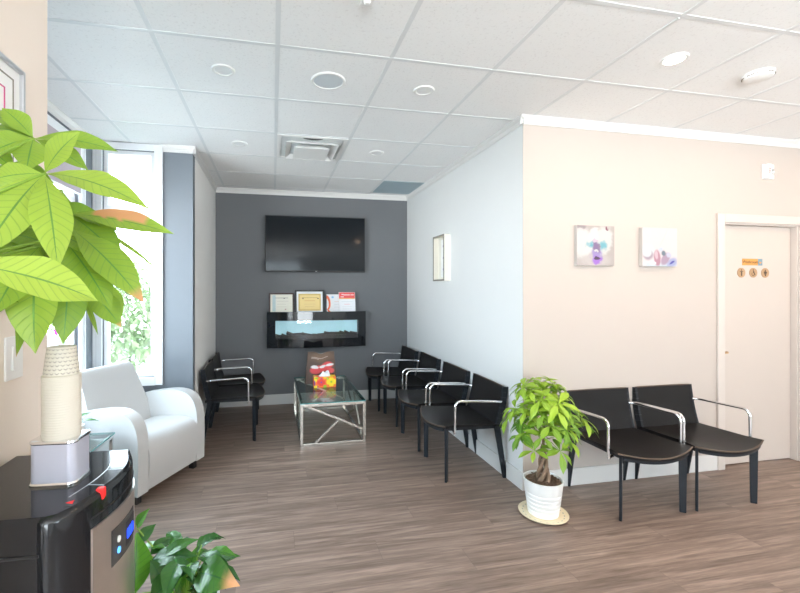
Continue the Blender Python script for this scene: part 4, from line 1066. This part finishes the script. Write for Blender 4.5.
# ------------------------------------------------------------------ peace lily on the floor
lx, ly = -.33, 1.70
t = thing('potted_peace_lily', 'dark leaved plant in a white pot on the floor behind the cooler', 'potted plant', (lx, ly, 0))
MB().lathe([(0, 0), (.085, 0), (.12, .24), (.125, .26), (.117, .26), (.11, .235), (0, .235)], n=36).build('pot', M['pot'], t, 40)
MB().lathe([(0, .24), (.109, .236), (.109, .23), (0, .23)], n=24).build('soil', M['soil'], t)
fol = MB(); stm = MB(); rl = random.Random(5)
o = Vector((lx, ly, 0))
def lily(bp, tp, dep0, dep1, wd, tn, brown=None, nrm=None, arch=.12):
    b_ = at(*bp, dep0)-o; t_ = at(*tp, dep1)-o
    fol.leaf(b_, t_, wd, nrm or Vector((.2, -.5, .8)), arch, .25, tn, brown, nu=6, nv=12, pk=.45, wav=.08)
    stm.tube([Vector((rl.uniform(-.03, .03), rl.uniform(-.03, .03), .23)), (b_+Vector((0, 0, .23)))/2+Vector((0, 0, .04)), b_], .003, 6)
lily((197, 573), (240, 586), 1.50, 1.42, .115, .25, lambda u, v: max(0, min(1, (v-.70-.12*abs(u-.5))*7)), Vector((.1, -.75, .65)), .2)
lily((137, 528), (150, 508), 1.62, 1.62, .040, .8)
lily((136, 545), (156, 524), 1.60, 1.66, .05, .15)
lily((150, 555), (172, 537), 1.60, 1.66, .05, .1)
lily((160, 557), (200, 539), 1.58, 1.60, .045, .25)
lily((150, 562), (198, 556), 1.58, 1.56, .075, .10)
lily((134, 595), (137, 532), 1.5, 1.58, .11, .95, None, Vector((.3, -.9, .2)), .05)
lily((186, 588), (198, 545), 1.60, 1.62, .06, .75, None, Vector((-.3, -.8, .4)))
lily((165, 580), (196, 566), 1.52, 1.50, .09, .10)
lily((168, 595), (150, 560), 1.50, 1.54, .07, .15)
lily((178, 598), (192, 562), 1.50, 1.50, .06, .9, None, Vector((-.6, -.6, .4)))
lily((150, 600), (182, 575), 1.46, 1.50, .09, .2)
lily((215, 600), (196, 585), 1.50, 1.46, .09, .1)
for k in range(26):
    a = rl.uniform(0, 2*PI); r0 = rl.uniform(.04, .10); r1 = r0+rl.uniform(.10, .16); z0 = rl.uniform(.32, .46)
    if math.cos(a) < -.2 and math.sin(a) < -.3: continue
    b_ = Vector((r0*math.cos(a), r0*math.sin(a), z0)); t_ = Vector((r1*math.cos(a), r1*math.sin(a), z0+rl.uniform(-.06, .05)))
    fol.leaf(b_, t_, rl.uniform(.055, .085), (0, 0, 1), .14, .25, rl.choice((.05, .1, .2, .5)), nu=6, nv=10, pk=.45, wav=.08)
    stm.tube([Vector((0, 0, .23)), b_*.6+Vector((0, 0, .12)), b_], .0028, 6)
fol.build('foliage', M['leaf_lily'], t); stm.build('stems', M['stem'], t, 60)

# ------------------------------------------------------------------ large money tree at the left, its trunk outside the picture
ox, oy = -.50, .42
t = thing('money_tree', 'tall money tree with broad bright green leaves at the left edge', 'potted plant', (ox, oy, 0))
O3 = Vector((ox, oy, 0))
MB().lathe([(0, 0), (.13, 0), (.16, .28), (.166, .30), (.155, .30), (.15, .27), (0, .27)], n=36).build('pot', M['pot'], t, 40)
MB().lathe([(0, .275), (.149, .272), (.149, .265), (0, .265)], n=24).build('soil', M['soil'], t)
w = MB()
for k in range(3):
    pts = []; rs = []
    for i in range(26):
        v = i/25; rr = .032*(1-v)+.012; a = k*2.094+v*9; pts.append((rr*math.cos(a)-.08*v*v, rr*math.sin(a)+.05*v, .265+1.05*v)); rs.append(.020*(1-v)+.010)
    w.tube(pts, rs, 9)
w.build('braided_trunk', M['trunk'], t, 60)
fol = MB(); stm = MB(); rt = random.Random(11)
camv = Vector((0, 0, CH))
def L_(bp, tp, d0, d1, wd, tn=.5, brown=None, nrm=None, arch=.08, fold=.2, pk=.55):
    b_ = at(*bp, d0); t_ = at(*tp, d1); n_ = ((camv-(b_+t_)/2).normalized()*.8+Vector((0, 0, .6))) if nrm is None else Vector(nrm)
    fol.leaf(b_-O3, t_-O3, wd, n_, arch, fold, tn, brown, nu=8, nv=20, pk=pk, wav=.04)
trunk_top = Vector((-.06, .04, 1.30))
def hub(bp, d0):
    b_ = at(*bp, d0)-O3; stm.tube([trunk_top, (trunk_top+b_)/2+Vector((-.0, 0, .05)), b_], [.005, .004, .003], 8)
S = .82   # metres: depth of the main fan of leaves
A = (33.7, 138.6); hub(A, .92)
for tp, dd_, wd, tn in (((118, 151.5), .95, .052, .35), ((2, 108), .90, .052, .5), ((-14, 130), .95, .05, .45), ((-8, 152), .86, .062, .55), ((26, 172), .86, .064, .45), ((88, 170), .98, .05, .35), ((-20, 112), .95, .05, .5)):
    L_(A, tp, .92, dd_, wd, tn)
B_ = (44.5, 174); hub(B_, .80)
for tp, dd_, wd, tn in (((80, 132), .78, .050, .75), ((149, 208.5), .76, .060, .85), ((58, 271), .70, .064, .92), ((-9, 180), .76, .052, .8), ((-14, 212), .74, .055, .75), ((-22, 262), .66, .075, .95)):
    L_(B_, tp, .80, dd_, wd, tn)
L_((-45, 262), (98, 301), .50, .60, .066, 1.15)
Cc = (69, 214); hub(Cc, .95)
L_(Cc, (174, 234), .95, .95, .060, .55, lambda u, v: 1.0 if (.22 < v < .72 and u < .45+.06*math.sin(v*40)) else 0, arch=.05)
L_(Cc, (118, 232), .95, .98, .075, .4, nrm=(.3, -.4, .8)); L_(Cc, (122, 262), .95, .93, .070, .3)
L_(Cc, (108, 290), .95, .90, .050, .25); L_(Cc, (131, 276), .96, 1.02, .040, .5, nrm=(.9, -.3, .3)); L_(Cc, (159, 271), 1.0, 1.10, .012, .6)
E_ = (60, 236); hub(E_, .90)
L_((70, 228), (144, 303), .90, .86, .074, .42, lambda u, v: max(0, min(1, (v-.86)*14)))
L_(E_, (112, 311), .90, .84, .075, .3); L_(E_, (100, 259), .90, .88, .055, .45, nrm=(0, -.5, .9))
L_((84, 285), (121, 327), .95, .95, .060, .2, lambda u, v: max(0, min(1, (v-.9)*14))); L_((104, 280), (122, 316), 1.0, 1.0, .035, .5)
F_ = (40, 246); hub(F_, .86)
L_(F_, (35.4, 353.5), .86, .80, .088, .6, nrm=(.1, -.9, .25)); L_((68, 262), (63, 344), .90, .84, .070, .12, nrm=(.5, -.8, .1)); L_((16, 285), (16, 357), .86, .86, .026, .2, lambda u, v: max(0, min(1, (v-.93)*14)), nrm=(.9, -.4, .1))
L_(F_, (-8, 318), .86, .74, .085, .5, nrm=(.2, -.8, .4)); L_((80, 290), (98, 335), 1.0, 1.0, .012, .4)
# inner filler fans
for (hx_, hy_, d0) in ((10, 200, .98), (50, 222, 1.0), (20, 245, .98), (75, 250, 1.0), (5, 235, .9), (62, 190, 1.05), (-10, 168, 1.0), (-25, 215, .85), (-20, 270, .8), (30, 275, .95), (-30, 140, .9)):
    hub((hx_, hy_), d0)
    a0 = rt.uniform(0, 6)
    for i in range(6):
        a = a0+PI/3*i+rt.uniform(-.15, .15); ln = rt.uniform(48, 66)
        tx_, ty_ = hx_+ln*math.cos(a), hy_+ln*math.sin(a)*.8+12
        if tx_ < -32 or tx_ > 100 or ty_ > 322 or ty_ < 150 or (ty_ < 175 and tx_ > 30): continue
        L_((hx_, hy_), (tx_, ty_), d0, d0+rt.uniform(-.06, .04), rt.uniform(.05, .07), rt.uniform(.1, .45))
for q in (fol, stm):
    for v in q.bm.verts: v.co.x = max(v.co.x, XL+.024-ox)
fol.build('foliage', M['leaf'], t); stm.build('stems', M['stem'], t, 60)

# ------------------------------------------------------------------ outside
gr = MB().box(-14, 6, 0, 16, -.2, -.11).build('ground', M['ground_out']); gr['kind'] = 'structure'
ro = random.Random(9)
def shrub(name, label, x, y, r, h, n):
    t = thing(name, label, 'tree', (x, y, -.11), 0, 'garden trees outside the bay windows')
    w = MB(); w.tube([(0, 0, 0), (.05, .02, h*.4), (0, 0, h*.75)], [.014, .012, .006], 8)
    for k in range(6):
        a = k*1.05; w.tube([(0, 0, h*(.3+.06*k)), (r*.6*math.cos(a), r*.6*math.sin(a), h*(.5+.07*k))], [.008, .004], 6)
    w.build('trunk', M['bark_out'], t, 60)
    w = MB()
    for k in range(n):
        th_, ph = ro.uniform(0, 2*PI), math.acos(ro.uniform(-1, 1)); q = r*ro.uniform(.45, 1)
        c = Vector((q*math.sin(ph)*math.cos(th_), q*math.sin(ph)*math.sin(th_), h*.62+h*.40*q/r*math.cos(ph)))
        d_ = Vector((ro.uniform(-1, 1), ro.uniform(-1, 1), ro.uniform(-1, .5))).normalized()*ro.uniform(.10, .17)
        w.leaf(c, c+d_*1.0, .07, (ro.uniform(-.4, .4), ro.uniform(-.4, .4), 1), .1, .1, ro.random(), nu=2, nv=3)
    w.build('crown', M['leaf_out'], t)
shrub('garden_tree', 'pale green sunlit tree seen through the bay window, right one', -2.0, 6.3, .85, 2.0, 2600)
shrub('garden_tree', 'pale green sunlit tree seen through the bay window, left one', -3.9, 8.6, 1.1, 2.6, 2600)
shrub('garden_tree', 'sunlit tree outside the side window behind the large leaves', -4.6, 4.9, 1.0, 2.4, 1000)

# ------------------------------------------------------------------ light
wd = bpy.data.worlds.new('world'); bpy.context.scene.world = wd; wd.use_nodes = True
nt = wd.node_tree; bg = nt.nodes['Background']
tc = nt.nodes.new('ShaderNodeTexCoord'); sx_ = nt.nodes.new('ShaderNodeSeparateXYZ'); nt.links.new(tc.outputs['Generated'], sx_.inputs[0])
cr = nt.nodes.new('ShaderNodeValToRGB'); cr.color_ramp.elements[0].position = .40; cr.color_ramp.elements[0].color = (.95, .98, 1, 1)
cr.color_ramp.elements[1].position = .56; cr.color_ramp.elements[1].color = (.27, .325, .37, 1)
mpz = nt.nodes.new('ShaderNodeMapRange'); mpz.inputs['From Min'].default_value = -1; nt.links.new(sx_.outputs['Z'], mpz.inputs['Value'])
nt.links.new(mpz.outputs[0], cr.inputs[0]); nt.links.new(cr.outputs[0], bg.inputs[0]); bg.inputs[1].default_value = 31
def portal(name, loc, rot, sx, sy):
    l = bpy.data.lights.new(name, 'AREA'); l.shape = 'RECTANGLE'; l.size = sx; l.size_y = sy; l.cycles.is_portal = True
    o = bpy.data.objects.new(name, l); C.objects.link(o); o.location = loc; o.rotation_euler = rot
portal('portal_front', (.30, YS-.08, 1.36), (PI/2, 0, 0), 1.6, 2.52)
portal('portal_left', (XL-.13, -3.1, 1.525), (PI/2, 0, -PI/2), 3.8, 2.05)
portal('portal_right', (XE+.13, -3.9, 1.7), (PI/2, 0, PI/2), 2.6, 1.6)
portal('portal_bay_back', ((W1[0]+W1[1])/2, YB1+.08, 1.68), (-PI/2, 0, 0), .41, 1.96)
portal('portal_bay_left', (XB-.08, 2.7, 1.61), (PI/2, 0, -PI/2), 1.8, 1.9)

sc = bpy.context.scene
sc.view_settings.view_transform = 'Standard'; sc.view_settings.look = 'None'; sc.view_settings.gamma = 1; sc.view_settings.use_curve_mapping = False
sc.view_settings.exposure = 0.22
sc.cycles.use_denoising = True
sc.cycles.max_bounces = 12; sc.cycles.diffuse_bounces = 9; sc.cycles.glossy_bounces = 5; sc.cycles.transparent_max_bounces = 12; sc.cycles.transmission_bounces = 6
sc.cycles.caustics_reflective = False; sc.cycles.caustics_refractive = False; sc.cycles.sample_clamp_indirect = 6
